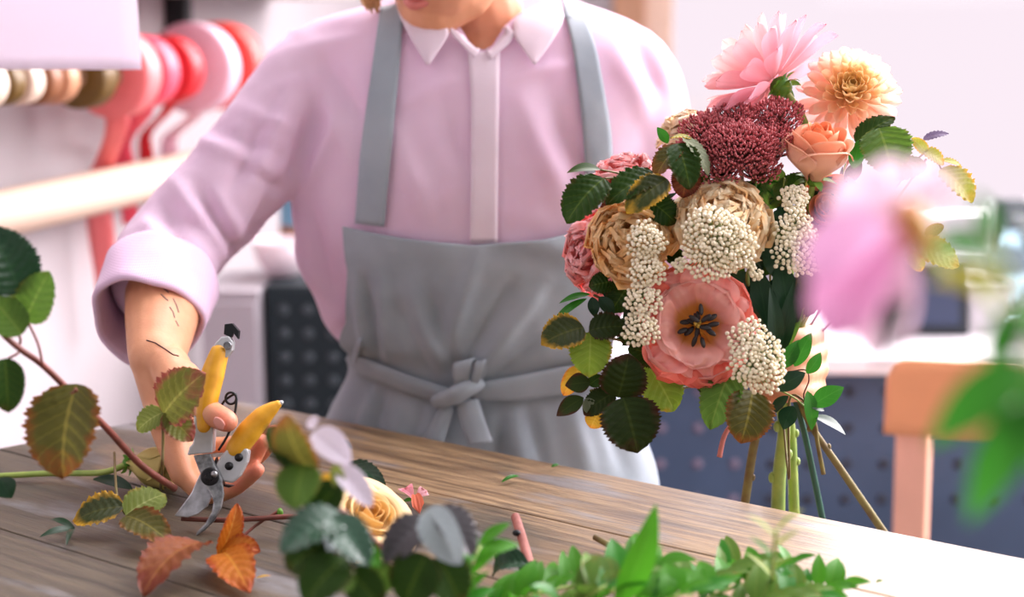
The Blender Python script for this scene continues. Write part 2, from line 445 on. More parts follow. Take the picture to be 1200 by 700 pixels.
# ---------------------------------------------------------------- work table
e = Vector((0.83, -0.5577, 0)).normalized(); nrm = Vector((-e.y * -1, 0, 0))
nrm = Vector((e.y, -e.x, 0))                       # from the far edge towards the viewer
TA = PT(285, 470); TA.z = 0
def tp(s, w, z): p = TA + e * s + nrm * w; p.z = z; return p
def wood():
    m, nt, bs = newmat('worn_table_wood')
    tc = N(nt, 'ShaderNodeTexCoord'); rot = N(nt, 'ShaderNodeMapping'); rot.inputs['Rotation'].default_value = (0, 0, -atan2(e.y, e.x))
    nt.links.new(tc.outputs['Object'], rot.inputs[0])
    def noise(sx, sy, scale, det=5, dist=0.0):
        mp = N(nt, 'ShaderNodeMapping'); mp.inputs['Scale'].default_value = (sx, sy, 1); nt.links.new(rot.outputs[0], mp.inputs[0])
        n = N(nt, 'ShaderNodeTexNoise'); n.inputs['Scale'].default_value = scale; n.inputs['Detail'].default_value = det; n.inputs['Distortion'].default_value = dist
        nt.links.new(mp.outputs[0], n.inputs['Vector']); return n.outputs['Fac']
    grain = noise(1.2, 26, 6, 6, 0.4); fine = noise(3, 160, 8, 3); stain = noise(2.2, 5.0, 1.9, 4, 0.6); scratch = noise(22, 420, 1.5, 2)
    r = ramp(nt, [(0.28, rgb(78, 58, 38)), (0.5, rgb(136, 110, 78)), (0.72, rgb(172, 144, 106))]); nt.links.new(grain, r.inputs[0])
    c = mixn(nt, r.outputs[0], rgb(62, 48, 36), mth(nt, 'MULTIPLY', mth(nt, 'MAXIMUM', mth(nt, 'SUBTRACT', fine, 0.50), 0.0), 4.5))
    # grey-green water stains, strongest at the left end of the table
    sx = N(nt, 'ShaderNodeSeparateXYZ'); nt.links.new(tc.outputs['Object'], sx.inputs[0])
    left = mth(nt, 'MULTIPLY', mth(nt, 'SUBTRACT', mth(nt, 'MULTIPLY', mth(nt, 'SUBTRACT', 1.32, sx.outputs[1]), 0.75), mth(nt, 'ADD', sx.outputs[0], 0.08)), 0.9)
    st = mth(nt, 'MULTIPLY', mth(nt, 'SUBTRACT', mth(nt, 'ADD', stain, left), 0.50), 5.0)
    st = mth(nt, 'MINIMUM', mth(nt, 'MAXIMUM', st, 0.0), 0.8)
    c = mixn(nt, c, rgb(44, 46, 38), st)
    gs = mth(nt, 'MINIMUM', mth(nt, 'MAXIMUM', mth(nt, 'MULTIPLY', mth(nt, 'SUBTRACT', noise(2.2, 9, 2.3, 5), 0.57), 7.0), 0.0), 0.65)
    c = mixn(nt, c, rgb(120, 122, 126), gs)
    c = mixn(nt, c, rgb(70, 56, 48), mth(nt, 'MINIMUM', mth(nt, 'MULTIPLY', mth(nt, 'MAXIMUM', mth(nt, 'SUBTRACT', scratch, 0.60), 0.0), 6.0), 0.7))
    nt.links.new(c, bs.inputs['Base Color'])
    rr = mth(nt, 'MULTIPLY_ADD', grain, 0.3, 0.32); nt.links.new(rr, bs.inputs['Roughness'])
    bs.inputs['Specular IOR Level'].default_value = 0.65
    b = N(nt, 'ShaderNodeBump'); b.inputs['Strength'].default_value = 0.5; b.inputs['Distance'].default_value = 0.0015
    nt.links.new(mth(nt, 'ADD', grain, mth(nt, 'MULTIPLY', fine, 0.7)), b.inputs['Height']); nt.links.new(b.outputs[0], bs.inputs['Normal'])
    return m
M_wood = wood()
table = empty('work_table', tp(0.9, 0.45, 0), 'worn plank work table with cut flowers lying along its near side', 'table')
edges = [0.0, 0.143, 0.288, 0.44, 0.59, 0.745, 0.90]
for k in range(6):
    w0, w1 = edges[k], edges[k + 1] - 0.0012
    mb = MB(); mb.prism([tp(-0.279 * w0, w0, TZ - 0.04), tp(2.3, w0, TZ - 0.04), tp(2.3, w1, TZ - 0.04), tp(-0.279 * w1, w1, TZ - 0.04)], Vector((0, 0, 0.04)))
    mb.obj('plank', M_wood, table, smooth_=False, bevel=0.0015)
M_leg = plain('table_frame_wood', rgb(120, 96, 76), 0.6, noise=0.3, nscale=20)
for s, w in ((0.10, 0.10), (2.2, 0.10), (0.0, 0.78), (2.2, 0.80)):
    c = tp(s, w, (TZ - 0.041) / 2); mb = MB(); mb.box(c, 0.07, 0.07, TZ - 0.041, Matrix.Rotation(atan2(e.y, e.x), 3, 'Z')); mb.obj('leg', M_leg, table, smooth_=False, bevel=0.003)
mb = MB(); mb.box(tp(1.15, 0.09, TZ - 0.09), 2.05, 0.025, 0.09, Matrix.Rotation(atan2(e.y, e.x), 3, 'Z')); mb.obj('apron_rail', M_leg, table, smooth_=False)

# ---------------------------------------------------------------- ribbon wall
def ribcol(n, c): return plain(n, c, 0.45, noise=0.08, nscale=30, trans=0.2)
R_coral = ribcol('coral_ribbon', rgb(255, 140, 140)); R_pinkred = ribcol('rose_ribbon', rgb(250, 95, 118)); R_red = ribcol('red_ribbon', rgb(226, 44, 52))
R_blush = ribcol('blush_ribbon', rgb(246, 206, 220)); R_orange = ribcol('orange_red_ribbon', rgb(246, 84, 74))
R_tan = ribcol('tan_ribbon', rgb(206, 150, 112)); R_cream = ribcol('cream_ribbon', rgb(244, 222, 200)); R_olive = ribcol('olive_ribbon', rgb(112, 84, 30)); R_brown = ribcol('brown_ribbon', rgb(150, 96, 60))
R_white = ribcol('white_ribbon', rgb(240, 232, 244))
M_card = plain('cardboard_core', rgb(186, 152, 120), 0.8, noise=0.15)
ROD = lambda Y: wallpt(Y, 1.296, 0.15)
def cyl_along(mb, a, b, r, n=40):
    mb.tube([a, a.lerp(b, 0.5), b], r, n=n); return mb
rod = empty('ribbon_rod', ROD(2.3), 'dark metal rod along the left wall carrying the ribbon spools', 'rod')
M_dark = plain('dark_metal', rgb(40, 42, 44), 0.45, metal=0.6, noise=0.2)
mb = MB(); cyl_along(mb, ROD(1.5), ROD(2.84), 0.008, 14); mb.obj('bar', M_dark, rod)
for Y in (1.52, 2.82):
    mb = MB(); c = ROD(Y) - WN * 0.07; mb.box(c, 0.02, 0.155, 0.02, Matrix.Rotation(atan2(-WN.x, WN.y), 3, 'Z')); mb.obj('bracket', M_dark, rod, smooth_=False)
def spool(Y, R, w, mat, label, tail=None, tmat=None):
    c = ROD(Y); t = empty('ribbon_spool', c, label, 'ribbon spool', 'ribbon spools on the wall rod')
    a, b = c - WD * w / 2, c + WD * w / 2
    # ring-shaped wound ribbon: outer barrel, two rounded shoulders, inner bore
    mb = MB(); prof = [(0.35, -.5), (0.92, -.5), (0.99, -.44), (1.0, -.3), (1.0, .3), (0.99, .44), (0.92, .5), (0.35, .5), (0.35, -.5)]
    U = Vector((0, 0, 1))
    mb.grid(lambda q, s: (lambda k, f: c + WD * (lerp(prof[k][1], prof[min(k + 1, 8)][1], f) * w) + (WN * cos(2 * pi * q) + U * sin(2 * pi * q)) * (R * lerp(prof[k][0], prof[min(k + 1, 8)][0], f)))(min(int(s * 8), 8), s * 8 - min(int(s * 8), 8)), 44, 8, wrap_u=True)
    mb.obj('wound_ribbon', mat, t)
    mb = MB(); mb.grid(lambda q, s: c + WD * ((s - .5) * (w + .006)) + (WN * cos(2 * pi * q) + U * sin(2 * pi * q)) * (R * 0.34), 28, 1, wrap_u=True)
    mb.obj('core', M_card, t, solid=0.003)
    if tail:
        # a loose end hanging from the room side of the spool
        zlow, bw, sway = tail
        st = c - Vector((0, 0, R * .93))
        mb = MB()
        def f(q, s):
            z = lerp(st.z, zlow, q); k = smooth(0, .38, q)
            p = st - WN * (.105 * k) + WD * (.10 * k + sway * q) + RT * ((s - .5) * bw); p.z = z
            return p + WN * 0.003 * sin(s * 3 + q * 9)
        mb.grid(f, 24, 3); mb.obj('ribbon_tail', tmat or mat, t, solid=0.0008)
    return t
spool(1.95, 0.034, 0.032, R_cream, 'cream ribbon spool nearest the left frame edge, under the white sheet')
spool(1.995, 0.032, 0.030, R_olive, 'narrow dark olive ribbon spool second from the left frame edge')
spool(2.04, 0.033, 0.032, R_cream, 'pale cream ribbon spool between the olive and brown spools')
spool(2.083, 0.036, 0.032, R_brown, 'brown ribbon spool below the middle of the white sheet')
spool(2.126, 0.037, 0.034, R_tan, 'tan ribbon spool right of the brown one below the sheet')
spool(2.21, 0.049, 0.045, R_olive, 'larger olive ribbon spool just left of the coral ribbon')
spool(2.31, 0.069, 0.052, R_coral, 'coral ribbon spool with a long wide tail falling behind the paper roll', (0.852, 0.040, 0.03))
spool(2.395, 0.060, 0.048, R_pinkred, 'rose pink ribbon spool right of the coral spool', (1.02, 0.036, 0.04))
spool(2.49, 0.058, 0.048, R_red, 'bright red ribbon spool behind the rose pink one', (1.04, 0.022, 0.02))
spool(2.59, 0.080, 0.05, R_blush, 'blush white ribbon spool between the red and orange red spools', (1.04, 0.03, 0.0))
spool(2.70, 0.080, 0.06, R_orange, 'orange red ribbon spool beside the pink shirt sleeve')
# shelf above the rod
M_shelf = plain('grey_shelf_board', rgb(176, 168, 162), 0.7, noise=0.12, nscale=10)
sh = empty('wall_shelf', wallpt(2.3, 1.43), 'grey wall shelf above the ribbon spools with a dark bracket', 'shelf')
mb = MB(); a, b = wallpt(1.3, 1.425, 0.001), wallpt(3.3, 1.425, 0.001); mb.prism([a, b, b + WN * .21, a + WN * .21], Vector((0, 0, .025))); mb.obj('board', M_shelf, sh, smooth_=False)
for Y in (1.6, 2.78):
    mb = MB(); p = wallpt(Y, 1.424, 0.001); q = WD * 0.03
    mb.prism([p, p + WN * 0.045, p + WN * 0.04 - Vector((0, 0, .09)), p - Vector((0, 0, .10))], q); mb.obj('bracket', M_dark, sh, smooth_=False)
# white sheet
pa = P(163, 82, 1.66); pt_ = P(166, -90, 1.64); 
mb = MB(); mb.grid(lambda q, s: Vector((lerp(pa.x - 0.36, pa.x, q), pa.y - 0.03 * (1 - q) + 0.012 * sin(q * 3) + 0.01 * (1 - s), lerp(pa.z, 1.455, s))), 16, 8)
tag(mb.obj('paper_sheet', plain('white_paper', rgb(244, 236, 244), 0.8, noise=0.02, nscale=9, trans=0.4), solid=0.0006), 'large white paper sheet hanging in front of the ribbon spools', 'paper')
# kraft paper roll
M_kraft = plain('cream_paper_roll', rgb(200, 174, 154), 0.7, noise=0.05, nscale=5)
kr = empty('paper_roll', wallpt(2.1, 1.09, 0.10), 'long cream wrapping paper roll on the left wall below the ribbons', 'paper roll')
mb = MB(); a, b = wallpt(1.5, 1.105, 0.1), wallpt(2.9, 1.105, 0.1); cyl_along(mb, a, b, 0.035, 32); mb.obj('rolled_paper', M_kraft, kr)
for Y in (1.45, 2.95):
    mb = MB(); c = wallpt(Y, 1.105, 0.05); mb.box(c, 0.02, 0.12, 0.05, Matrix.Rotation(atan2(-WN.x, WN.y), 3, 'Z')); mb.obj('holder', M_dark, kr, smooth_=False)
mb = MB(); cyl_along(mb, wallpt(1.44, 1.105, 0.1), wallpt(2.96, 1.105, 0.1), 0.010, 12); mb.obj('spindle', M_dark, kr)

# ---------------------------------------------------------------- grey cupboard and perforated cabinet (left of the person)
M_grey = plain('grey_laminate', rgb(172, 166, 172), 0.6, noise=0.05, nscale=6)
gc = empty('grey_cupboard', (-0.53, 2.72, 0), 'plain grey cupboard between the left wall and the dark perforated cabinet', 'cupboard')
mb = MB(); mb.box((-0.530, 2.74, 0.44), 0.110, 0.24, 0.88); mb.obj('body', M_grey, gc, smooth_=False, bevel=0.003)
mb = MB(); mb.box((-0.530, 2.612, 0.44), 0.102, 0.014, 0.84); dr = mb.obj('door', M_grey, gc, smooth_=False, bevel=0.002)
mb = MB(); mb.tube([Vector((-0.495, 2.59, 0.30)), Vector((-0.495, 2.59, 0.42))], 0.005, n=8); mb.obj('handle', M_dark, dr)
def perforated(name, base, hole):
    m, nt, bs = newmat(name); bs.inputs['Roughness'].default_value = 0.55; bs.inputs['Metallic'].default_value = 0.2
    tc = N(nt, 'ShaderNodeTexCoord'); nz = N(nt, 'ShaderNodeTexNoise'); nz.inputs['Scale'].default_value = 6
    nt.links.new(tc.outputs['Object'], nz.inputs['Vector'])
    r = ramp(nt, [(0.3, base), (0.7, tuple(c * 0.75 for c in base[:3]) + (1,))]); nt.links.new(nz.outputs['Fac'], r.inputs[0]); nt.links.new(r.outputs[0], bs.inputs['Base Color'])
    return m
M_perf = perforated('dark_teal_metal', rgb(14, 34, 40), None); M_hole = plain('worn_stud', rgb(74, 84, 90), 0.5, metal=0.3, noise=0.2)
pc = empty('perforated_cabinet', (-0.32, 2.76, 0), 'dark teal metal cabinet with rows of round holes behind the shirt sleeve', 'cabinet')
def cab(t, x0, x1, y, z0, z1, dep, mat, hmat, sp, hr, xh0=None):
    mb = MB(); mb.box(((x0 + x1) / 2, y + dep / 2 + 0.006, (z0 + z1) / 2), x1 - x0, dep, z1 - z0); mb.obj('body', mat, t, smooth_=False, bevel=0.003)
    mb = MB(); mb.box(((x0 + x1) / 2, y + 0.002, (z0 + z1) / 2), x1 - x0 - 0.012, 0.006, z1 - z0 - 0.012); fr = mb.obj('front_panel', mat, t, smooth_=False)
    nx = int((x1 - x0 - 0.05) / sp); nz_ = int((z1 - z0 - 0.06) / sp)
    for i in range(nx + 1):
        for j in range(nz_ + 1):
            z = z1 - 0.045 - j * sp
            if z < 0.42: continue
            mb = MB(); c = Vector((x0 + 0.035 + i * sp, y - 0.003, z))
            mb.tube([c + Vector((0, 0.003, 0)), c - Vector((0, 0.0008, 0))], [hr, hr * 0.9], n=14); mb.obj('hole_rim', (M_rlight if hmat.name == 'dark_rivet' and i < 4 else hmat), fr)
cab(pc, -0.468, -0.165, 2.64, 0.0, 0.885, 0.3, M_perf, M_hole, 0.046, 0.011)
M_desk = perforated('slate_blue_metal', rgb(70, 92, 122), None); M_rlight = plain('glint_rivet', rgb(136, 124, 146), 0.5, noise=0.2); M_stud = plain('dark_rivet', rgb(40, 40, 50), 0.5, noise=0.2)  # specular glint on the left rivets is put into a lighter colour
dk = empty('reception_desk', (0.8, 2.95, 0), 'white topped desk with slate blue perforated front behind the bouquet', 'desk')
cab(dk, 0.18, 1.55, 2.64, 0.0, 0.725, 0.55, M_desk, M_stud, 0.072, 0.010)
mb = MB(); mb.box((0.865, 2.90, 0.7425), 1.42, 0.62, 0.033); mb.obj('desk_top', M_white, dk, smooth_=False, bevel=0.004)
# tablet terminal on the desk
M_scr = plain('dark_screen', rgb(58, 66, 92), 0.25, noise=0.1, nscale=4); M_bez = plain('black_bezel', rgb(26, 32, 42), 0.4, noise=0.1)
tm = empty('desk_terminal', (0.83, 2.83, 0.759), 'dark square screen terminal leaning on the white desk', 'screen')
tl = Matrix.Rotation(radians(-16), 3, 'X') @ Matrix.Rotation(0, 3, 'Z')
mb = MB(); mb.box((0.838, 2.80, 0.829), 0.150, 0.022, 0.145, tl); mb.obj('casing', M_bez, tm, smooth_=False, bevel=0.004)
mb = MB(); mb.box((0.833, 2.787, 0.832), 0.118, 0.004, 0.105, tl); mb.obj('screen', M_scr, tm, smooth_=False)
mb = MB(); mb.box((0.838, 2.87, 0.775), 0.12, 0.14, 0.03); mb.obj('stand', M_bez, tm, smooth_=False, bevel=0.004)
bx = empty('grey_box', (0.95, 2.85, 0.759), 'light grey box standing on the desk right of the dark screen', 'box')
M_gbox = plain('grey_plastic', rgb(196, 192, 196), 0.6, noise=0.05)
mb = MB(); mb.box((0.962, 2.88, 0.805), 0.085, 0.15, 0.092); mb.obj('body', M_gbox, bx, smooth_=False, bevel=0.004)
mb = MB(); mb.box((0.962, 2.88, 0.856), 0.089, 0.154, 0.009); mb.obj('lid', M_gbox, bx, smooth_=False, bevel=0.003)
# glass vase
mgl, nt, bs = newmat('clear_glass'); bs.inputs['Roughness'].default_value = 0.05; bs.inputs['Transmission Weight'].default_value = 0.9; bs.inputs['Base Color'].default_value = rgb(205, 226, 232); bs.inputs['IOR'].default_value = 1.45
gv = empty('glass_vase', (1.02, 2.95, 0.759), 'tall square glass vase on the desk near the right frame edge', 'vase')
mb = MB(); cx, cy = 1.035, 2.93
prof = [(.036, 0), (.038, .004), (.040, .12), (.041, .25), (.038, .25), (.036, .12), (.034, .012), (.0, .012)]
def sq(a): c, s = cos(a), sin(a); k = (abs(c) ** 6 + abs(s) ** 6) ** (-1 / 6); return c * k, s * k
mb.grid(lambda q, s: (lambda k, f: Vector((cx + sq(2 * pi * q)[0] * lerp(prof[k][0], prof[min(k + 1, 7)][0], f), cy + sq(2 * pi * q)[1] * lerp(prof[k][0], prof[min(k + 1, 7)][0], f), 0.760 + lerp(prof[k][1], prof[min(k + 1, 7)][1], f))))(min(int(s * 7 + 1e-6), 7), s * 7 - min(int(s * 7 + 1e-6), 7)), 40, 7, wrap_u=True)
mb.obj('glass_wall', mgl, gv)
# bowl and bottle on the dark cabinet
bw = MB(); cx, cy = -0.470 + 0.02, 2.76
prof = [(.028, 0), (.034, .004), (.052, .03), (.060, .07), (.056, .07), (.047, .03), (.0, .008)]
bw.grid(lambda q, s: (lambda k, f: Vector((cx + cos(2 * pi * q) * lerp(prof[k][0], prof[min(k + 1, 6)][0], f), cy + sin(2 * pi * q) * lerp(prof[k][0], prof[min(k + 1, 6)][0], f), 0.886 + lerp(prof[k][1], prof[min(k + 1, 6)][1], f))))(min(int(s * 6 + 1e-6), 6), s * 6 - min(int(s * 6 + 1e-6), 6)), 36, 6, wrap_u=True)
tag(bw.obj('white_bowl', plain('white_ceramic', rgb(240, 226, 232), 0.4)), 'white ceramic bowl on top of the dark perforated cabinet', 'bowl')
bt = empty('bottle', (-0.44, 2.87, 0.886), 'teal bottle with a brown label standing behind the white bowl', 'bottle')
bb = MB(); cx, cy = -0.44, 2.87
prof2 = [(.0, 0), (.030, 0), (.032, .01), (.032, .125), (.024, .15), (.012, .165), (.012, .19), (.0, .19)]
bb.grid(lambda q, s: (lambda k, f: Vector((cx + cos(2 * pi * q) * lerp(prof2[k][0], prof2[min(k + 1, 7)][0], f), cy + sin(2 * pi * q) * lerp(prof2[k][0], prof2[min(k + 1, 7)][0], f), 0.886 + lerp(prof2[k][1], prof2[min(k + 1, 7)][1], f))))(min(int(s * 7 + 1e-6), 7), s * 7 - min(int(s * 7 + 1e-6), 7)), 28, 7, wrap_u=True)
bb.obj('glass_body', plain('teal_bottle', rgb(96, 146, 172), 0.25), bt)
bb = MB(); bb.grid(lambda q, s: Vector((cx + cos(2 * pi * q) * .0328, cy + sin(2 * pi * q) * .0328, 0.886 + lerp(.03, .085, s))), 28, 1, wrap_u=True)
bb.obj('bottle_label', plain('brown_label', rgb(138, 92, 60), 0.7), bt)

# ---------------------------------------------------------------- wooden chair
M_ply = plain('orange_plywood', rgb(226, 156, 106), 0.5, noise=0.12, nscale=9); M_post = plain('pale_beech', rgb(232, 178, 150), 0.5, noise=0.1, nscale=14)
ca, cb = P(1040, 420, 2.05), P(1330, 444, 1.90)
cx = (cb - ca); cx.z = 0; cw = cx.length; cx.normalize(); cn = Vector((cx.y, -cx.x, 0))     # cn towards the viewer
if cn.y > 0: cn = -cn
chair = empty('wooden_chair', (ca.x + 0.18, ca.y + .2, 0), 'orange plywood chair with pale posts behind the table on the right', 'chair')
zt = ca.z; bh = 0.112
mb = MB()
def chb(q, s):
    x = lerp(0, cw, q); rr = 0.03
    topz = zt - (rr - sqrt(max(rr * rr - max(0, rr - x) ** 2, 0)) if x < rr else 0) - (rr - sqrt(max(rr * rr - max(0, rr - (cw - x)) ** 2, 0)) if cw - x < rr else 0)
    lo = zt - bh
    p = Vector((ca.x, ca.y, 0)) + cx * x - cn * (0.03 * sin(pi * q)); p.z = lerp(lo, topz, s); 
    return p
mb.grid(chb, 40, 6); mb.obj('backrest', M_ply, chair, solid=0.012)
for x in (0.035, cw - 0.035):
    b0 = Vector((ca.x, ca.y, 0)) + cx * x - cn * 0.012
    mb = MB(); q = cx * 0.024; r_ = -cn * 0.034
    mb.prism([b0 - q - cn * .10, b0 + q - cn * .10, b0 + q - cn * .10 + r_, b0 - q - cn * .10 + r_], Vector((0, 0, 0.44)) + cn * .05)
    mb.obj('leg', M_post, chair, smooth_=False, bevel=0.004)
    b1 = b0 - cn * 0.05; b1.z = 0.441
    mb = MB(); mb.prism([b1 - q, b1 + q, b1 + q + r_, b1 - q + r_], Vector((0, 0, zt - 0.05 - 0.441)) + cn * .044)
    mb.obj('back_post', M_post, chair, smooth_=False, bevel=0.004)
    b2 = b0 - cn * 0.42; b2.z = 0
    mb = MB(); mb.prism([b2 - q, b2 + q, b2 + q + r_, b2 - q + r_], Vector((0, 0, 0.43))); mb.obj('leg', M_post, chair, smooth_=False, bevel=0.004)
mb = MB(); s0 = Vector((ca.x, ca.y, 0.44)) + cx * cw / 2 - cn * 0.28; mb.box(s0, cw * 0.98, 0.40, 0.018, Matrix.Rotation(atan2(cx.y, cx.x), 3, 'Z')); mb.obj('seat', M_ply, chair, smooth_=False, bevel=0.006)
# ================================================================== PERSON
import numpy as np
def npco(me):
    a = np.empty(len(me.vertices) * 3, dtype=np.float32); me.vertices.foreach_get('co', a); return a.reshape(-1, 3).astype(np.float64)
def npno(me):
    a = np.empty(len(me.vertices) * 3, dtype=np.float32); me.vertex_normals.foreach_get('vector', a); return a.reshape(-1, 3).astype(np.float64)
# torso sections: image row -> (left, right, front-back half depth, centre Y)
TOR = [(-8, 470, 648, .058, 1.690), (8, 420, 700, .070, 1.685), (22, 372, 738, .082, 1.680), (48, 342, 776, .094, 1.676), (110, 338, 786, .110, 1.668), (200, 345, 772, .120, 1.664),
       (270, 350, 760, .117, 1.662), (340, 368, 738, .110, 1.660), (385, 386, 722, .107, 1.658), (408, 412, 712, .100, 1.658), (436, 416, 708, .100, 1.658), (500, 392, 745, .114, 1.655), (560, 380, 766, .120, 1.655), (640, 372, 780, .122, 1.655)]
def tor(v):
    ks = [t[0] for t in TOR]
    def cr(i):
        vals = [t[i] for t in TOR]
        if v <= ks[0]: return vals[0]
        if v >= ks[-1]: return vals[-1]
        for k in range(len(ks) - 1):
            if v <= ks[k + 1]:
                t = (v - ks[k]) / (ks[k + 1] - ks[k]); a, b = vals[k], vals[k + 1]
                h = ks[k + 1] - ks[k]
                ma = 0 if k == 0 else (vals[k + 1] - vals[k - 1]) / (ks[k + 1] - ks[k - 1]) * h
                mb_ = 0 if k + 2 >= len(ks) else (vals[k + 2] - vals[k]) / (ks[k + 2] - ks[k]) * h
                return (2 * t ** 3 - 3 * t ** 2 + 1) * a + (t ** 3 - 2 * t ** 2 + t) * ma + (-2 * t ** 3 + 3 * t ** 2) * b + (t ** 3 - t ** 2) * mb_
    uL, uR, b, Y = cr(1), cr(2), cr(3), cr(4)
    pl, pr = PY(uL, v, Y), PY(uR, v, Y)
    return (pl.x + pr.x) / 2, (pr.x - pl.x) / 2, b, Y, pl.z
def torpt(v, phi, off=0.0, ex=2.3):
    """phi 0 = front, negative = picture left"""
    xc, a, b, Y, z = tor(v)
    s, c = sin(phi), cos(phi); k = (abs(s) ** ex + abs(c) ** ex) ** (-1 / ex)
    return Vector((xc + (a + off) * s * k, Y - (b + off) * c * k, z))
def torso_mesh(mb, scale=0.0, v0=-8, v1=640, nv=40):
    mb.grid(lambda q, s: torpt(lerp(v0, v1, s), 2 * pi * q, scale), 56, nv, wrap_u=True)
    for s, rev in ((v0, 0), (v1, 1)):
        xc, a, b, Y, z = tor(s); c = mb.vert((xc, Y, z)); n = 56; ring = [mb.vert(torpt(s, 2 * pi * k / n, scale)) for k in range(n)]
        for k in range(n): mb.f.append((c, ring[k], ring[(k + 1) % n]))

S_R, E_R, W_R = P(378, 98, 1.645), P(200, 296, 1.568), P(183, 420, 1.385)          # arm with the shears
S_L, E_L, W_L = P(730, 96, 1.655), P(800, 345, 1.665), P(934, 428, 1.445)          # arm with the bouquet
skin = None
def skinmat():
    m, nt, bs = newmat('skin')
    tc = N(nt, 'ShaderNodeTexCoord'); nz = N(nt, 'ShaderNodeTexNoise'); nz.inputs['Scale'].default_value = 30; nz.inputs['Detail'].default_value = 4
    nt.links.new(tc.outputs['Object'], nz.inputs['Vector'])
    r = ramp(nt, [(0.3, rgb(220, 160, 122)), (0.7, rgb(204, 142, 106))]); nt.links.new(nz.outputs['Fac'], r.inputs[0])
    at = N(nt, 'ShaderNodeAttribute'); at.attribute_name = 'Red'
    c = mixn(nt, r.outputs[0], rgb(226, 118, 100), mth(nt, 'MULTIPLY', at.outputs['Fac'], 0.8))
    nt.links.new(c, bs.inputs['Base Color'])
    bs.inputs['Roughness'].default_value = 0.5; bs.inputs['Subsurface Weight'].default_value = 0.15; bs.inputs['Subsurface Radius'].default_value = (0.012, 0.005, 0.003); bs.inputs['Subsurface Scale'].default_value = 0.6
    n2 = N(nt, 'ShaderNodeTexNoise'); n2.inputs['Scale'].default_value = 420; nt.links.new(tc.outputs['Object'], n2.inputs['Vector'])
    b = N(nt, 'ShaderNodeBump'); b.inputs['Strength'].default_value = 0.25; b.inputs['Distance'].default_value = 0.0008
    nt.links.new(n2.outputs['Fac'], b.inputs['Height']); nt.links.new(b.outputs[0], bs.inputs['Normal'])
    return m
M_skin = skinmat()
person = empty('person', (0.0, 1.66, 0.0), 'person in pink shirt and grey apron holding shears and a bouquet', 'person')

# ---- one continuous body
bm_ = MB()
torso_mesh(bm_, -0.028, v0=84, v1=640, nv=30)
for s in (-1, 1):                       # legs down to the floor
    xh = s * 0.085 - 0.01
    bm_.tube(catmull([Vector((xh, 1.66, 0.80)), Vector((xh, 1.66, 0.72)), Vector((xh * 1.02, 1.66, 0.50)), Vector((xh * 1.02, 1.675, 0.28)), Vector((xh, 1.68, 0.09))], 4), [interp([(0, .078), (.25, .076), (.5, .058), (.75, .054), (1, .038)], k / 16) for k in range(17)], n=16, round_=True)
    bm_.tube([Vector((xh, 1.70, 0.045)), Vector((xh * 1.1, 1.62, 0.04)), Vector((xh * 1.25, 1.52, 0.028))], [.038, .040, .026], n=12, round_=True)
def limb(mb, pts, radii, n=16): mb.tube(catmull(pts, 5), [interp([(i / (len(radii) - 1), r) for i, r in enumerate(radii)], k / (5 * (len(pts) - 1))) for k in range(5 * (len(pts) - 1) + 1)], n=n, round_=True)
limb(bm_, [S_R, S_R.lerp(E_R, .5), E_R, E_R.lerp(W_R, .3) + Vector((0, 0, .004)), E_R.lerp(W_R, .65), W_R], [.052, .045, .043, .044, .037, .0265])
limb(bm_, [S_L, S_L.lerp(E_L, .5), E_L, E_L.lerp(W_L, .3), E_L.lerp(W_L, .65), W_L], [.052, .045, .042, .042, .034, .026])
# neck and head
NB = PY(562, 62, 1.668); HC = P(528, -72, 1.552)
hf = Vector((-0.36, -0.80, -0.42)).normalized(); hr_ = hf.cross(Vector((0, 0, 1))).normalized(); hr_ = (hr_ + Vector((0, 0, 0.20))).normalized(); hf = (hf - hr_ * hf.dot(hr_)).normalized(); hu = hr_.cross(hf).normalized()
_tg = P(505, 33, proj(HC + hf * .052 - hu * .104)[2]); HC = HC + (_tg - (HC + hf * .052 - hu * .104))
def H(x, y, z): return HC + hr_ * x + hf * y + hu * z       # right(picture left negative?) / forward / up in the head's frame
limb(bm_, [NB + Vector((0, -.012, -.12)), NB + Vector((0, .002, -.03)), NB + Vector((0, .01, .03)), H(0, -.03, -.06), H(0, -.02, 0)], [.066, .060, .054, .052, .06])
bm_.ball(H(0, -.015, .03), (.076, .094, .092), 16, 20, (hr_, hf, hu))
bm_.ball(H(0, .026, -.035), (.060, .062, .072), 14, 18, (hr_, hf, hu))
bm_.ball(H(0, .046, -.080), (.036, .037, .030), 12, 14, (hr_, hf, hu))              # chin
for s in (-1, 1):
    bm_.tube([H(s * .058, -.012, -.045), H(s * .044, .03, -.075), H(s * .016, .060, -.090)], [.015, .015, .016], n=10, round_=True)   # jaw
    bm_.ball(H(s * .036, .055, -.018), (.024, .022, .022), 10, 12, (hr_, hf, hu))   # cheek
    bm_.ball(H(s * .033, .068, .026), (.020, .012, .007), 8, 10, (hr_, hf, hu))     # brow
    bm_.ball(H(s * .076, -.012, .0), (.006, .017, .030), 10, 10, (hr_, hf, hu))     # ear
bm_.tube([H(0, .074, .022), H(0, .086, .0), H(0, .096, -.018)], [.007, .009, .0115], n=10, round_=True)   # nose
for s in (-1, 1): bm_.ball(H(s * .010, .088, -.020), (.008, .010, .007), 8, 8, (hr_, hf, hu))
bm_.tube([H(-.022, .070, -.050), H(-.008, .083, -.046), H(.008, .083, -.046), H(.022, .070, -.050)], [.004, .0065, .0065, .004], n=8, round_=True)
bm_.tube([H(-.020, .070, -.056), H(0, .083, -.060), H(.020, .070, -.056)], [.004, .0075, .004], n=8, round_=True)
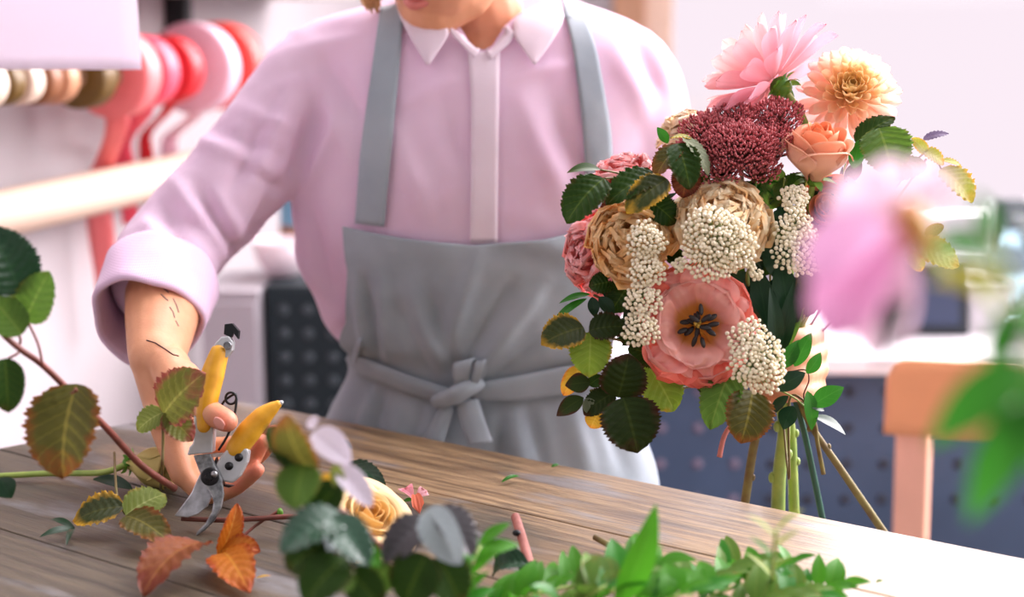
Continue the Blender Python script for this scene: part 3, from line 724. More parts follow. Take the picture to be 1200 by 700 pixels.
# ---- hand with the shears: palm and five fingers
PALM_T = P(206, 468, 1.362); 
KN = [P(214, 556, 1.352), P(211, 534, 1.366), P(209, 511, 1.378), P(207, 488, 1.388)]     # index .. little knuckles
for i, k in enumerate(KN):
    bm_.tube(catmull([W_R, W_R.lerp(k, .5) + V(-.3, 0, -.2) * .004, k], 4), [interp([(0, .019), (.5, .017), (1, .0125)], q / 8) for q in range(9)], n=12, round_=True)
bm_.tube(catmull([P(183, 418, 1.386), P(191, 452, 1.383), P(202, 500, 1.376), P(214, 548, 1.362)], 5), [interp([(0, .026), (.3, .0245), (.7, .021), (1, .0145)], q / 15) for q in range(16)], n=16, round_=True)
bm_.ball(W_R.lerp(KN[1], .55) + V(.3, 0, .4) * .006, (.026, .030, .018), 12, 14)
FING = [([KN[0], P(240, 579, 1.345), P(272, 573, 1.333), P(301, 551, 1.318)], [.0105, .0098, .0088, .0078]),
        ([KN[1], P(240, 565, 1.362), P(284, 553, 1.343), P(307, 518, 1.322)], [.0108, .0100, .0092, .0080]),
        ([KN[2], P(238, 546, 1.382), P(298, 537, 1.362), P(321, 507, 1.338)], [.0104, .0098, .0088, .0078]),
        ([KN[3], P(238, 520, 1.392), P(292, 516, 1.385), P(309, 497, 1.366)], [.0092, .0086, .0078, .0068])]
for pts, rad in FING: limb(bm_, pts, rad, 12)
TH = [P(199, 430, 1.368), P(212, 452, 1.338), P(238, 478, 1.302), P(266, 494, 1.272)]
limb(bm_, TH, [.0205, .0180, .0125, .0104], 14)
bm_.ball(P(214, 446, 1.348), (.0185, .020, .0195), 12, 14)                              # base of the thumb
bm_.ball(P(211, 480, 1.352), (.018, .022, .026), 12, 14)
# ---- hand around the bouquet stems
BND = P(914, 446, 1.392)
KL = [P(953, 392, 1.392), P(957, 412, 1.394), P(957, 433, 1.396), P(954, 453, 1.400)]
for i, k in enumerate(KL):
    bm_.tube(catmull([W_L, W_L.lerp(k, .5), k], 4), [interp([(0, .020), (.5, .017), (1, .0125)], q / 8) for q in range(9)], n=12, round_=True)
bm_.ball(P(945, 425, 1.415), (.022, .02, .032), 12, 14)
for i, k in enumerate(KL):
    vv = (398, 419, 440, 460)[i]; ue = (884, 880, 881, 886)[i]
    limb(bm_, [k, P(942, vv - 2, 1.352), P(914, vv + 2, 1.342), P(ue, vv + 5, 1.356)], [.0108, .0102, .0094, .0082], 12)
limb(bm_, [P(934, 415, 1.43), P(915, 398, 1.432), P(900, 388, 1.42), P(888, 378, 1.405)], [.016, .0125, .0105, .0092], 12)
body = bm_.obj('body', M_skin, None)
body.data.materials.clear(); body.data.materials.append(M_skin)
_T('remesh'); remesh(body, 0.0028, 5, 0.5); _T('body')
# warm flush of fingertips and knuckles
red = body.data.attributes.new('Red', 'FLOAT', 'POINT')
tips = [f[0][-1] for f in FING] + [TH[-1]] + [f[0][-2].lerp(f[0][-1], .4) for f in FING] + [P(912, v_, 1.345) for v_ in (400, 420, 440, 462)]
_co = npco(body.data); _d = np.full(len(_co), 9.0)
for t in tips: _d = np.minimum(_d, np.linalg.norm(_co - np.array(t), axis=1))
vals = np.clip(1 - _d / 0.022, 0, 1).astype(np.float32)
red.data.foreach_set('value', vals)
attach(body, person)
# nails
M_nail = plain('fingernail', rgb(236, 164, 152), 0.25, noise=0.03)
def nail(c, ax, nz, L, W):
    mb = MB(); blade(mb, c - ax * L / 2, c + ax * L / 2, nz, W, prof=lambda s: min(1, (max(sin(pi * (0.06 + s * .88)), 0)) ** .45), ns=10, nt=8, cup=-0.35)
    o = mb.obj('fingernail', M_nail, body, solid=0.0006); return o
bodybvh = bvh_of([body])
def onbody(u, v, off=0.0004):
    h = bodybvh.ray_cast(EYE, ray(u, v).normalized())
    return (h[0] + h[1] * off, h[1]) if h[0] else (None, None)
def nail_at(u, v, u2, v2, L, W):
    p, n_ = onbody(u, v); q, n2 = onbody(u2, v2)
    if p is None or q is None: return
    ax = (q - p).normalized(); ax = (ax - n_ * ax.dot(n_)).normalized(); nail(p + n_ * .0012, ax, n_, L, W)
nail_at(258, 496, 266, 500, .0125, .0105)
# tattoo marks and cord bracelet
M_ink = plain('tattoo_ink', rgb(112, 90, 82), 0.55, noise=0.2)
M_cord = plain('dark_cord', rgb(78, 58, 56), 0.7)
def skinline(name, pts, r, mat, off=0.0002):
    L = []
    for k in range(len(pts) - 1):
        for q in range(6):
            p, n_ = onbody(lerp(pts[k][0], pts[k + 1][0], q / 6), lerp(pts[k][1], pts[k + 1][1], q / 6), off)
            if p: L.append(p)
    if len(L) > 2:
        mb = MB(); mb.tube(L, r, n=6); mb.obj(name, mat, body)
skinline('cord_bracelet', [(172, 399), (182, 402), (193, 409), (203, 416), (211, 418)], .0007, M_cord)
for pts in ([(184, 334), (192, 338), (199, 344)], [(189, 345), (194, 350), (198, 353)], [(203, 350), (207, 358), (210, 368)], [(199, 360), (203, 366), (205, 374)], [(206, 376), (210, 384)]):
    skinline('tattoo', pts, .0011, M_ink, -0.0005)

# ---- shirt
M_shirt = fabric('pink_cotton', rgb(240, 214, 236), rgb(236, 206, 232), trans=0.22)
M_collar = fabric('white_cotton', rgb(242, 228, 238), rgb(236, 220, 232), trans=0.2)
sm = MB(); torso_mesh(sm, 0.0, nv=60)
CUF_R0, CUF_R1 = P(188, 328, 1.512), P(171, 376, 1.452)
limb(sm, [S_R + Vector((.05, 0, .0)), S_R, S_R.lerp(E_R, .35), S_R.lerp(E_R, .7), E_R, E_R.lerp(CUF_R0, .55), CUF_R0], [.070, .070, .060, .056, .056, .055, .053], 28)
CUF_L0, CUF_L1 = E_L.lerp(W_L, .30), E_L.lerp(W_L, .60)
limb(sm, [S_L - Vector((.05, 0, 0)), S_L, S_L.lerp(E_L, .35), S_L.lerp(E_L, .7), E_L, E_L.lerp(W_L, .22), CUF_L0], [.066, .066, .064, .066, .062, .056, .050], 28)
shirt = sm.obj('shirt', M_shirt, None)
_T('pre'); remesh(shirt, 0.006, 8, 0.5); _T('shirt')
_bm = bmesh.new(); _bm.from_mesh(shirt.data)
_pf = PY(567, 60, 1.575)
def neckcut(c):
    zc = _pf.z + (c.y - 1.575) * .52
    hw = .006 + .072 * smooth(1.572, 1.66, c.y)
    return c.z > zc - .002 and abs(c.x - NB.x - .004) < hw + .25 * max(0, c.z - zc) and c.y > 1.5
bmesh.ops.delete(_bm, geom=[v for v in _bm.verts if neckcut(v.co)], context='VERTS')
for _ in range(12):
    nb = {}
    for v in _bm.verts:
        if v.is_boundary:
            w = [e_.other_vert(v).co for e_ in v.link_edges if e_.is_boundary]
            if len(w) == 2: nb[v] = v.co * .4 + (w[0] + w[1]) * .3
    for v, c_ in nb.items(): v.co = c_
_bm.to_mesh(shirt.data); _bm.free()
# folds: (u0,v0,u1,v1,width px,height m)
FOLD = [(345, 95, 300, 215, 9, .004), (318, 120, 262, 245, 10, -.004), (372, 120, 344, 225, 12, -.006), (392, 150, 350, 232, 9, .005),
        (240, 165, 315, 205, 8, .005), (262, 178, 330, 222, 7, -.005), (250, 150, 330, 180, 7, -.003), (290, 130, 340, 150, 8, .003),
        (205, 215, 262, 300, 9, .005), (190, 240, 238, 322, 8, -.005), (172, 262, 218, 332, 8, .005), (160, 285, 205, 325, 7, -.004), (228, 215, 280, 300, 9, -.005), (255, 225, 285, 290, 8, .004),
        (330, 215, 262, 330, 9, -.005), (350, 235, 372, 330, 10, .005), (365, 250, 392, 360, 9, -.005), (350, 290, 395, 372, 8, .004), (395, 300, 412, 390, 8, -.004),
        (460, 150, 500, 250, 12, .0025), (520, 110, 545, 200, 12, -.0025), (475, 120, 545, 90, 9, .002), (610, 120, 660, 230, 14, .003), (640, 100, 685, 200, 12, -.003), (600, 90, 670, 75, 9, .0025), (720, 60, 760, 140, 12, .004), (745, 45, 775, 110, 9, -.004), (350, 60, 420, 45, 10, .003), (385, 75, 425, 140, 10, -.004), (370, 90, 410, 190, 9, .003)]
def fold(o, FO):
    me = o.data; co = npco(me); no = npno(me)
    q = co - np.array(EYE); d = q @ np.array(FW); u = 600 + F * (q @ np.array(RT)) / d; v = 350 - F * (q @ np.array(UPV)) / d
    s = np.zeros(len(co))
    for f in FO:
        u0, v0, u1, v1, w, h = f; dx, dy = u1 - u0, v1 - v0
        t = np.clip(((u - u0) * dx + (v - v0) * dy) / (dx * dx + dy * dy), 0, 1)
        dd = (u - u0 - t * dx) ** 2 + (v - v0 - t * dy) ** 2
        s += 1.9 * h * np.exp(-dd / w ** 2) * (0.25 + 0.75 * np.sin(pi * (0.08 + 0.84 * t)))
    s[(q * no).sum(1) > 0] = 0
    co += no * s[:, None]
    me.vertices.foreach_set('co', co.astype(np.float32).ravel()); me.update()
fold(shirt, FOLD)
me = shirt.data
from mathutils import noise as mnoise
co = npco(me); no = npno(me)
u_ = 600 + F * ((co - np.array(EYE)) @ np.array(RT)) / ((co - np.array(EYE)) @ np.array(FW))
for i in range(len(co)):
    q = Vector(co[i]); w = 1.0 if u_[i] < 345 else 0.45
    co[i] += no[i] * w * (0.0035 * mnoise.noise(q * 22) + 0.0016 * mnoise.noise(q * 55))
me.vertices.foreach_set('co', co.astype(np.float32).ravel())
me.polygons.foreach_set('use_smooth', [True] * len(me.polygons)); me.update()
_T('folds'); attach(shirt, person)
sbvh = bvh_of([shirt])
def oncloth(bvh, u, v, off, dg=1.56):
    h = bvh.ray_cast(EYE, ray(u, v).normalized())
    if h[0] is not None:
        n_ = h[1] if h[1].dot(ray(u, v)) < 0 else -h[1]
        return h[0] - ray(u, v).normalized() * off
    p, n_, _, _ = bvh.find_nearest(P(u, v, dg)); return p - ray(u, v).normalized() * off
def drape(name, A, B, n, m, bvh, off, mat, parent, thick=0.0015, puff=0.0, keep=None):
    """cloth strip between the pixel polylines A and B, lying off metres above a surface"""
    def along(L, q):
        k = q * (len(L) - 1); i = min(int(k), len(L) - 2); f = k - i
        return tuple(lerp(L[i][j], L[i + 1][j], f) for j in (0, 1))
    mb = MB()
    rows = []
    for i in range(n + 1):
        a, b = along(A, i / n), along(B, i / n); row = []
        for j in range(m + 1):
            q = j / m; row.append(oncloth(bvh, lerp(a[0], b[0], q), lerp(a[1], b[1], q), off + puff * sin(pi * q)))
        rows.append(row)
    for _ in range(3):      # relax so that the strip does not print every wrinkle
        new = [[p.copy() for p in r] for r in rows]
        for i in range(1, n):
            for j in range(m + 1): new[i][j] = (rows[i - 1][j] + rows[i + 1][j]) * .25 + rows[i][j] * .5
        rows = new
    mb.grid(lambda q, s: rows[round(q * n)][round(s * m)], n, m)
    return mb.obj(name, mat, parent, solid=thick)
drape('placket', [(548, 62), (552, 110), (552, 190), (551, 285)], [(586, 60), (585, 110), (584, 190), (583, 285)], 40, 6, sbvh, 0.004, M_collar, shirt, 0.002)
# collar stand (ring) and the two pointed flaps
def ringpt(phi, h, r=1.0):
    c = NB + Vector((0, .012, -.012)); return c + Vector((sin(phi) * .070 * r, -cos(phi) * .066 * r, 0)) + Vector((0, .012, 1)) * h + Vector((0, 0, 0.030 * (1 - cos(phi)) * .5))
mb = MB(); mb.grid(lambda q, s: ringpt(lerp(-pi + .01, pi - .01, q) * .985 + pi, lerp(-.024, .012, s), 1 - .05 * s), 60, 5); 
mb = MB(); mb.grid(lambda q, s: ringpt(lerp(.13, 2 * pi - .13, q), lerp(-.022, .012, s) - (.010 * (max(0, cos(lerp(.13, 2 * pi - .13, q)))) ** 6), 1 - .05 * s), 70, 5)
mb.obj('collar_stand', M_collar, shirt, solid=0.002)
mb = MB(); mb.grid(lambda q, s: (lambda ph: ringpt(ph, .013 - .040 * s * s - .012 * s, 1.0 + .10 * sin(s * pi * .5) + .16 * s))(lerp(.95, 2 * pi - .95, q)), 70, 7); mb.obj('collar_fall', M_collar, shirt, solid=0.002)
drape('collar_flap', [(462, 2), (470, 24), (484, 50), (500, 76)], [(492, 14), (520, 27), (528, 39), (503, 76)], 18, 10, sbvh, 0.011, M_collar, shirt, 0.002, puff=.0015)
drape('collar_flap', [(606, 16), (594, 28), (606, 48), (625, 75)], [(655, 0), (662, 22), (648, 48), (628, 75)], 18, 10, sbvh, 0.010, M_collar, shirt, 0.002, puff=.001)
drape('collar_band', [(524, 29), (545, 44), (562, 58)], [(530, 41), (544, 56), (556, 68)], 14, 4, sbvh, 0.008, M_collar, shirt, 0.0018)
drape('collar_band', [(570, 58), (578, 38), (592, 27)], [(574, 70), (596, 52), (604, 40)], 14, 4, sbvh, 0.0085, M_collar, shirt, 0.0018)
# rolled cuffs
def cuff(c0, c1, r0, r1, tilt):
    ax = (c1 - c0).normalized(); n1 = ax.orthogonal().normalized(); n2 = ax.cross(n1); L = (c1 - c0).length
    pr = [(r0 * .90, -.01), (r0 * 1.03, .0), (r0 * 1.08, .15 * L), (lerp(r0, r1, .5) * 1.10, .5 * L), (r1 * 1.10, .85 * L), (r1 * 1.10, .95 * L), (r1 * 1.07, L * 1.0), (r1 * 1.02, L * 1.0), (r1 * .98, .93 * L), (r1 * .96, .6 * L), (r1 * .96, .2 * L)]
    mb = MB(); m = len(pr) - 1
    def f(q, s):
        k = min(int(s * m + 1e-6), m); fr = s * m - k; k2 = min(k + 1, m)
        r, h = lerp(pr[k][0], pr[k2][0], fr), lerp(pr[k][1], pr[k2][1], fr)
        a = 2 * pi * q; w = 1 + .03 * sin(3 * a + 1) + .018 * sin(7 * a + h * 60); h += .006 * sin(2 * a + tilt) * smooth(0, L, h)
        return c0 + ax * h + (n1 * cos(a) + n2 * sin(a)) * (r * w)
    mb.grid(f, 64, m, wrap_u=True); return mb.obj('cuff', M_shirt, shirt, solid=0.0018)
cuff(CUF_R0 - (CUF_R1 - CUF_R0) * .06, CUF_R1, .056, .052, 0.5)
cuff(CUF_L0 - (CUF_L1 - CUF_L0) * .06, CUF_L1, .051, .046, 2.0)

# ---- apron
M_apron = fabric('grey_linen', rgb(164, 174, 182), rgb(148, 159, 168), scale=1300, trans=0.05, bump=0.4)
VT = [(-60, 246), (-38, 251), (-20, 261), (0, 268), (20, 262), (38, 250), (60, 244)]
PL = [(240, -39), (300, -38.5), (360, -44), (400, -57), (425, -86), (440, -105), (500, -118), (640, -120)]
PR = [(240, 49), (300, 50), (360, 55), (400, 66), (425, 74), (440, 78), (500, 70), (560, 62), (640, 62)]
AF = [(428, 330, 441, 425, 6, -.007), (418, 320, 430, 420, 6, .005), (448, 320, 455, 420, 8, .005), (520, 420, 560, 300, 11, .005), (545, 430, 600, 330, 9, -.006), (560, 435, 640, 330, 10, .006), (580, 440, 660, 380, 8, -.005), (600, 280, 690, 300, 14, .004), (480, 340, 520, 440, 10, .004), (500, 330, 535, 440, 8, -.004), (465, 360, 510, 450, 8, -.003),
      (440, 455, 415, 540, 8, .006), (450, 450, 432, 545, 7, -.006), (470, 470, 462, 540, 9, .004), (600, 480, 612, 560, 12, .006), (620, 475, 640, 560, 9, -.006), (590, 480, 575, 560, 9, -.004), (660, 460, 690, 560, 12, .005), (700, 450, 735, 560, 11, -.005), (495, 470, 480, 540, 8, -.004)]
ap = MB()
def apt(q, s):
    vb = lerp(246, 640, s)
    a = lerp(interp(PL, vb), interp(PR, vb), q); top = interp(VT, a); v = lerp(top, 640, s)
    a = lerp(interp(PL, v), interp(PR, v), q)
    off = 0.010 + 0.010 * smooth(450, 560, v) - 0.003 * exp(-((v - 436) / 16) ** 2)
    p = torpt(v, radians(a), off)
    u_, v_, d = proj(p); n_ = Vector((sin(radians(a)), -cos(radians(a)), 0)); z = 0
    for f in AF:
        dd, t = segdist(u_, v_, f)
        if dd < 3 * f[4]: z += 1.35 * f[5] * exp(-(dd / f[4]) ** 2) * sin(pi * (0.1 + 0.8 * t))
    z = max(z, -.007) + .0022 * mnoise.noise(p * 30)
    return p + n_ * z
ap.grid(apt, 150, 130)
apron = ap.obj('apron', M_apron, person, solid=0.0016)
dgm = bake(apron)
abvh = bvh_of([apron, shirt])
drape('neck_strap', [(446, 8), (436, 80), (422, 180), (416, 262)], [(474, 4), (468, 80), (458, 180), (450, 266)], 40, 6, sbvh, 0.0065, M_apron, apron, 0.0018)
drape('neck_strap', [(658, -4), (672, 60), (682, 140), (690, 262)], [(678, -6), (700, 60), (716, 150), (722, 262)], 40, 6, sbvh, 0.0065, M_apron, apron, 0.0018)
drape('waist_tie', [(402, 414), (440, 424), (480, 440), (528, 456)], [(400, 434), (438, 446), (480, 462), (526, 474)], 34, 6, abvh, 0.008, M_apron, apron, 0.002, puff=.005)
drape('waist_tie', [(552, 450), (600, 442), (660, 430), (735, 418)], [(552, 468), (600, 470), (660, 462), (735, 452)], 34, 6, abvh, 0.008, M_apron, apron, 0.002, puff=.004)
drape('bow_tail', [(516, 474), (504, 500), (488, 526)], [(532, 478), (524, 506), (512, 538)], 20, 6, abvh, 0.012, M_apron, apron, 0.002, puff=.003)
drape('bow_tail', [(534, 472), (541, 500), (549, 522)], [(560, 468), (569, 495), (577, 518)], 20, 6, abvh, 0.017, M_apron, apron, 0.002, puff=.003)
# knot and loops
kc = oncloth(abvh, 541, 462, 0.018)
mb = MB(); mb.tube(catmull([oncloth(abvh, 514, 470, .018), oncloth(abvh, 532, 464, .024), oncloth(abvh, 548, 456, .024), oncloth(abvh, 560, 452, .016)], 5), [.009, .010, .0105, .011, .0115, .012, .0125, .012, .0115, .011, .0105, .010, .0095, .009, .0085, .008], n=12, round_=True, flat=.8); mb.obj('bow_knot', M_apron, apron)
def loop(pts, w0, w1):
    L = catmull([Vector(p) for p in pts], 8); mb = MB(); m = len(L) - 1
    mb.grid(lambda q, s: L[round(q * m)] + (V(1, .25, .1) * ((s - .5) * lerp(w0, w1, sin(pi * q)))) , m, 5); mb.obj('bow_loop', M_apron, apron, solid=.0018)
loop([oncloth(abvh, 543, 458, .020), oncloth(abvh, 541, 440, .026), oncloth(abvh, 543, 424, .020), oncloth(abvh, 550, 428, .010), oncloth(abvh, 553, 450, .012)], .012, .022)
loop([oncloth(abvh, 553, 458, .020), oncloth(abvh, 559, 440, .024), oncloth(abvh, 563, 424, .016), oncloth(abvh, 564, 434, .010), oncloth(abvh, 560, 452, .010)], .008, .012)

_T('apron')
# ---- eyes and lips
M_eye = plain('eye_white', rgb(240, 236, 232), .2); M_iris = plain('brown_iris', rgb(84, 60, 44), .2); M_lip = plain('rose_lip', rgb(206, 118, 108), .4, noise=.1)
for s in (-1, 1):
    mb = MB(); mb.ball(H(s * .031, .066, .008), (.011, .0105, .0058), 10, 14, (hr_, hf, hu)); ey = mb.obj('eye', M_eye, body)
    mb = MB(); mb.ball(H(s * .031, .0740, .0035), (.0062, .0048, .0058), 8, 12, (hr_, hf, hu)); mb.obj('iris', M_iris, body)
mb = MB(); mb.tube(catmull([H(-.021, .073, -.0515), H(-.008, .0875, -.048), H(0, .0875, -.0495), H(.008, .0875, -.048), H(.021, .073, -.0515)], 4), [.002 + .0028 * sin(pi * k / 16) for k in range(17)], n=8); mb.obj('lips', M_lip, body)
mb = MB(); mb.tube(catmull([H(-.019, .073, -.0545), H(0, .0880, -.0585), H(.019, .073, -.0545)], 6), [.002 + .0042 * sin(pi * k / 12) for k in range(13)], n=8); mb.obj('lips', M_lip, body)
# ---- hair
M_hair = plain('blond_hair', rgb(222, 178, 126), 0.5, noise=0.35, nscale=60)
hb = MB(); hb.ball(H(0, -.020, .047), (.085, .092, .094), 18, 24, (hr_, hf, hu)); hb.ball(H(0, -.085, -.01), (.045, .04, .045), 12, 14, (hr_, hf, hu))
hair = hb.obj('hair', M_hair, None); remesh(hair, .004, 3); attach(hair, person)
for k in range(9):
    a = k / 8; sx = -1 if hr_.x > 0 else 1
    mb = MB(); mb.tube(catmull([H(sx * (.070 + .006 * a), .01 - .05 * a, .05), P(437 + 22 * a, -40, 1.57 + .02 * a), P(424 + 20 * a, -8 + 5 * sin(k * 2.1), 1.575 + .02 * a), P(431 + 14 * a, 12 - 4 * sin(k * 1.7), 1.572 + .02 * a)], 6), [.006 - .005 * (q / 18) ** 2 for q in range(19)], n=8)
    mb.obj('hair_strand', M_hair, hair)
# ---- trousers and shoes (below the table edge)
M_tr = fabric('dark_denim', rgb(58, 64, 84), rgb(48, 54, 72), trans=0)
M_shoe = plain('white_shoe', rgb(226, 222, 220), 0.6)
tb = MB()
for s in (-1, 1):
    xh = s * 0.085 - 0.01
    limb(tb, [Vector((xh, 1.66, 0.78)), Vector((xh, 1.66, 0.70)), Vector((xh * 1.02, 1.66, 0.50)), Vector((xh * 1.02, 1.675, 0.28)), Vector((xh, 1.68, 0.10))], [.086, .088, .070, .064, .055], 20)
tro = tb.obj('trousers', M_tr, None); remesh(tro, .007, 4); attach(tro, person)
for s in (-1, 1):
    xh = s * 0.085 - 0.01
    mb = MB(); mb.tube(catmull([Vector((xh, 1.735, 0.052)), Vector((xh, 1.68, 0.056)), Vector((xh * 1.1, 1.60, 0.048)), Vector((xh * 1.27, 1.50, 0.036))], 5), [interp([(0, .046), (.4, .052), (.75, .048), (1, .034)], q / 15) for q in range(16)], n=16, round_=True)
    mb.obj('shoe', M_shoe, person)
# ================================================================== BOUQUET
BIND = P(914, 446, 1.372)
M_petal = petalmat('petal', streak=0.05); M_petal_soft = petalmat('soft_petal', trans=0.4, streak=0.06); M_rose = petalmat('rose_petal', trans=0.3, streak=0.03, rough=0.5)
M_stem = plain('green_stem', rgb(120, 150, 66), 0.45, noise=0.3, nscale=50, col2=rgb(158, 176, 84))
M_stem_dark = plain('teal_green_stem', rgb(40, 92, 74), 0.4, noise=0.3, nscale=50)
M_stem_brown = plain('olive_brown_stem', rgb(124, 116, 58), 0.55, noise=0.4, nscale=60, col2=rgb(96, 72, 40))
M_stem_red = plain('reddish_stem', rgb(126, 62, 52), 0.5, noise=0.4, nscale=60, col2=rgb(96, 52, 40))
M_sepal = plain('sepal_green', rgb(112, 168, 52), 0.45, noise=0.4, nscale=60, col2=rgb(64, 120, 36), trans=0.2)
M_bead = plain('cream_bud', rgb(246, 238, 216), 0.5, noise=0.1, nscale=120, col2=rgb(234, 222, 190))
M_sedum = plain('burgundy_bud', rgb(226, 128, 132), 0.5, noise=0.5, nscale=140, col2=rgb(168, 76, 80), trans=0.15)
LEAF = {
 'dark': leafmat('dark_bramble_leaf', rgb(44, 72, 22), rgb(110, 130, 46), rgb(72, 62, 26), 0.16, 0.32, 0.22, spec=.22, vein_amt=.4),
 'maroon': leafmat('maroon_green_leaf', rgb(42, 58, 20), rgb(84, 98, 40), rgb(70, 34, 26), 0.22, 0.36, 0.18, spec=.22, vein_amt=.35),
 'bright': leafmat('bright_green_leaf', rgb(146, 180, 58), rgb(184, 206, 96), rgb(196, 140, 40), 0.10, 0.40, 0.45, vein_amt=.5),
 'mid': leafmat('mid_green_leaf', rgb(92, 130, 46), rgb(150, 172, 84), rgb(120, 110, 40), 0.10, 0.38, 0.35, vein_amt=.45),
 'yellow': leafmat('yellow_green_leaf', rgb(172, 176, 66), rgb(206, 206, 110), rgb(206, 158, 56), 0.25, 0.42, 0.45, vein_amt=.5),
 'olive': leafmat('olive_leaf', rgb(92, 90, 34), rgb(170, 158, 70), rgb(132, 78, 32), 0.28, 0.40, 0.3, vein_amt=.55),
 'edged': leafmat('green_leaf_with_yellow_edge', rgb(62, 74, 30), rgb(112, 112, 48), rgb(206, 160, 44), 0.30, 0.38, 0.3, vein_amt=.45),
 'orange': leafmat('orange_leaf', rgb(206, 118, 34), rgb(232, 176, 70), rgb(168, 72, 26), 0.30, 0.38, 0.4, vein_amt=.6),
 'russet': leafmat('russet_leaf', rgb(128, 68, 32), rgb(170, 120, 60), rgb(110, 44, 26), 0.30, 0.42, 0.25, vein_amt=.6),
 'gold': leafmat('golden_leaf', rgb(232, 186, 60), rgb(240, 214, 110), rgb(222, 140, 50), 0.3, 0.45, 0.5, vein_amt=.4),
 'grey': leafmat('grey_green_leaf', rgb(128, 138, 106), rgb(166, 170, 140), rgb(110, 100, 70), 0.10, 0.5, 0.25, vein_amt=.5),
 'gloss': leafmat('glossy_ovate_leaf', rgb(52, 126, 34), rgb(116, 176, 76), rgb(70, 130, 40), 0.03, 0.22, 0.35, nv=5, vein_amt=.2, spots=.2),
 'deep': leafmat('deep_green_leaf', rgb(30, 62, 38), rgb(60, 96, 60), rgb(30, 60, 34), 0.03, 0.25, 0.2, nv=5, vein_amt=.25),
 'plum': leafmat('plum_grey_leaf', rgb(120, 104, 136), rgb(160, 146, 170), rgb(100, 80, 110), 0.1, 0.45, 0.3),
 'redgreen': leafmat('green_leaf_with_red_edge', rgb(120, 124, 52), rgb(176, 172, 90), rgb(146, 74, 64), 0.34, 0.42, 0.35, vein_amt=.55),
 'pale': leafmat('pale_green_leaf', rgb(140, 158, 72), rgb(196, 202, 130), rgb(170, 150, 60), 0.1, 0.42, 0.35, vein_amt=.6),
 'lilac': leafmat('pale_lilac_leaf_underside', rgb(222, 212, 226), rgb(196, 186, 204), rgb(226, 214, 228), 0.05, 0.6, 0.3, vein_amt=.6),
 'teal': leafmat('waxy_teal_leaf', rgb(46, 84, 62), rgb(84, 116, 96), rgb(46, 70, 50), 0.05, 0.18, 0.2, vein_amt=.4, spec=1.2),
 'slate': leafmat('slate_purple_leaf', rgb(68, 64, 68), rgb(104, 104, 110), rgb(58, 40, 42), 0.15, 0.25, 0.2, vein_amt=.4, spec=1.1),
 'silver': leafmat('silvery_leaf', rgb(158, 170, 172), rgb(190, 200, 200), rgb(120, 130, 132), 0.08, 0.4, 0.25, vein_amt=.4),
 'grass': leafmat('fresh_green_leaf', rgb(72, 142, 30), rgb(110, 172, 62), rgb(74, 140, 34), 0.02, 0.35, 0.45, nv=5, vein_amt=.3, spots=.2),
}
_lc = [0]
def leaf(parent, base, tip, W, nrm_, mat, bram=True, fold=.18, bend=.10, name='leaf', cup=0.0, twist=0.0, ns=None, seed=None):
    _lc[0] += 1; sd = seed if seed is not None else _lc[0]
    mb = MB()
    if bram: blade(mb, base, tip, nrm_, W, prof_ovate, ns or 64, 10, fold, bend, cup, serr=.055, nserr=16, pleat=.042, nv=7, ruffle=.03, rfreq=4, twist=twist, seed=sd)
    else: blade(mb, base, tip, nrm_, W, prof_lance, ns or 14, 6, fold, bend, cup, twist=twist, seed=sd)
    return mb.obj(name, LEAF[mat], parent, solid=0)
def pleaf(parent, b, t, W, mat, d=1.30, dt=None, n=(0, .25, 1), **k):
    """leaf from pixel base b to pixel tip t, W px wide"""
    return leaf(parent, P(b[0], b[1], d), P(t[0], t[1], d if dt is None else dt), px(W * 1.1, d), V(*n), mat, **k)
def mainstem(parent, base, N_, r, mat, end, pts=None):
    P_ = pts or to_bind(base, N_, end)
    if not end: return stem(parent, P_, r, mat)
    _, r1, m1, nodes = ENDS[end]
    o = stem(parent, P_, min(r, r1), m1, n=12, taper=r1 / min(r, r1))
    L = catmull([Vector(p) for p in P_], 7)
    for q, s_ in nodes:
        i = int(len(L) - 1 - q * 21); mb = MB(); mb.ball(L[i] + RT * r1 * s_ * .9, (r1 * .55, r1 * .55, r1 * .8), 7, 8); mb.obj('stem_node', m1, parent)
    return o
def stem(parent, pts, r, mat, n=8, name='stem', taper=1.0):
    L = catmull([Vector(p) for p in pts], 7); mb = MB(); mb.tube(L, [r * lerp(1, taper, i / (len(L) - 1)) for i in range(len(L))], n=n)
    return mb.obj(name, mat, parent)
ENDS = {}
def to_bind(base, N_, end=None, j=0.006):
    rr = random.Random(int(abs(base.x * 1e5)) % 9973)
    b = BIND + Vector((rr.uniform(-j, j), rr.uniform(-j, j), rr.uniform(-.004, .008)))
    if end: return [base, base - N_ * .03 + (b - base) * .12, base.lerp(b, .6) + (-N_) * .012] + ENDS[end][0]
    e_ = b + Vector((rr.uniform(-.01, .01), rr.uniform(-.004, .008), -.03))
    return [base, base - N_ * .03 * 1 + (b - base) * .12, base.lerp(b, .6) + (-N_) * .012, b, e_]

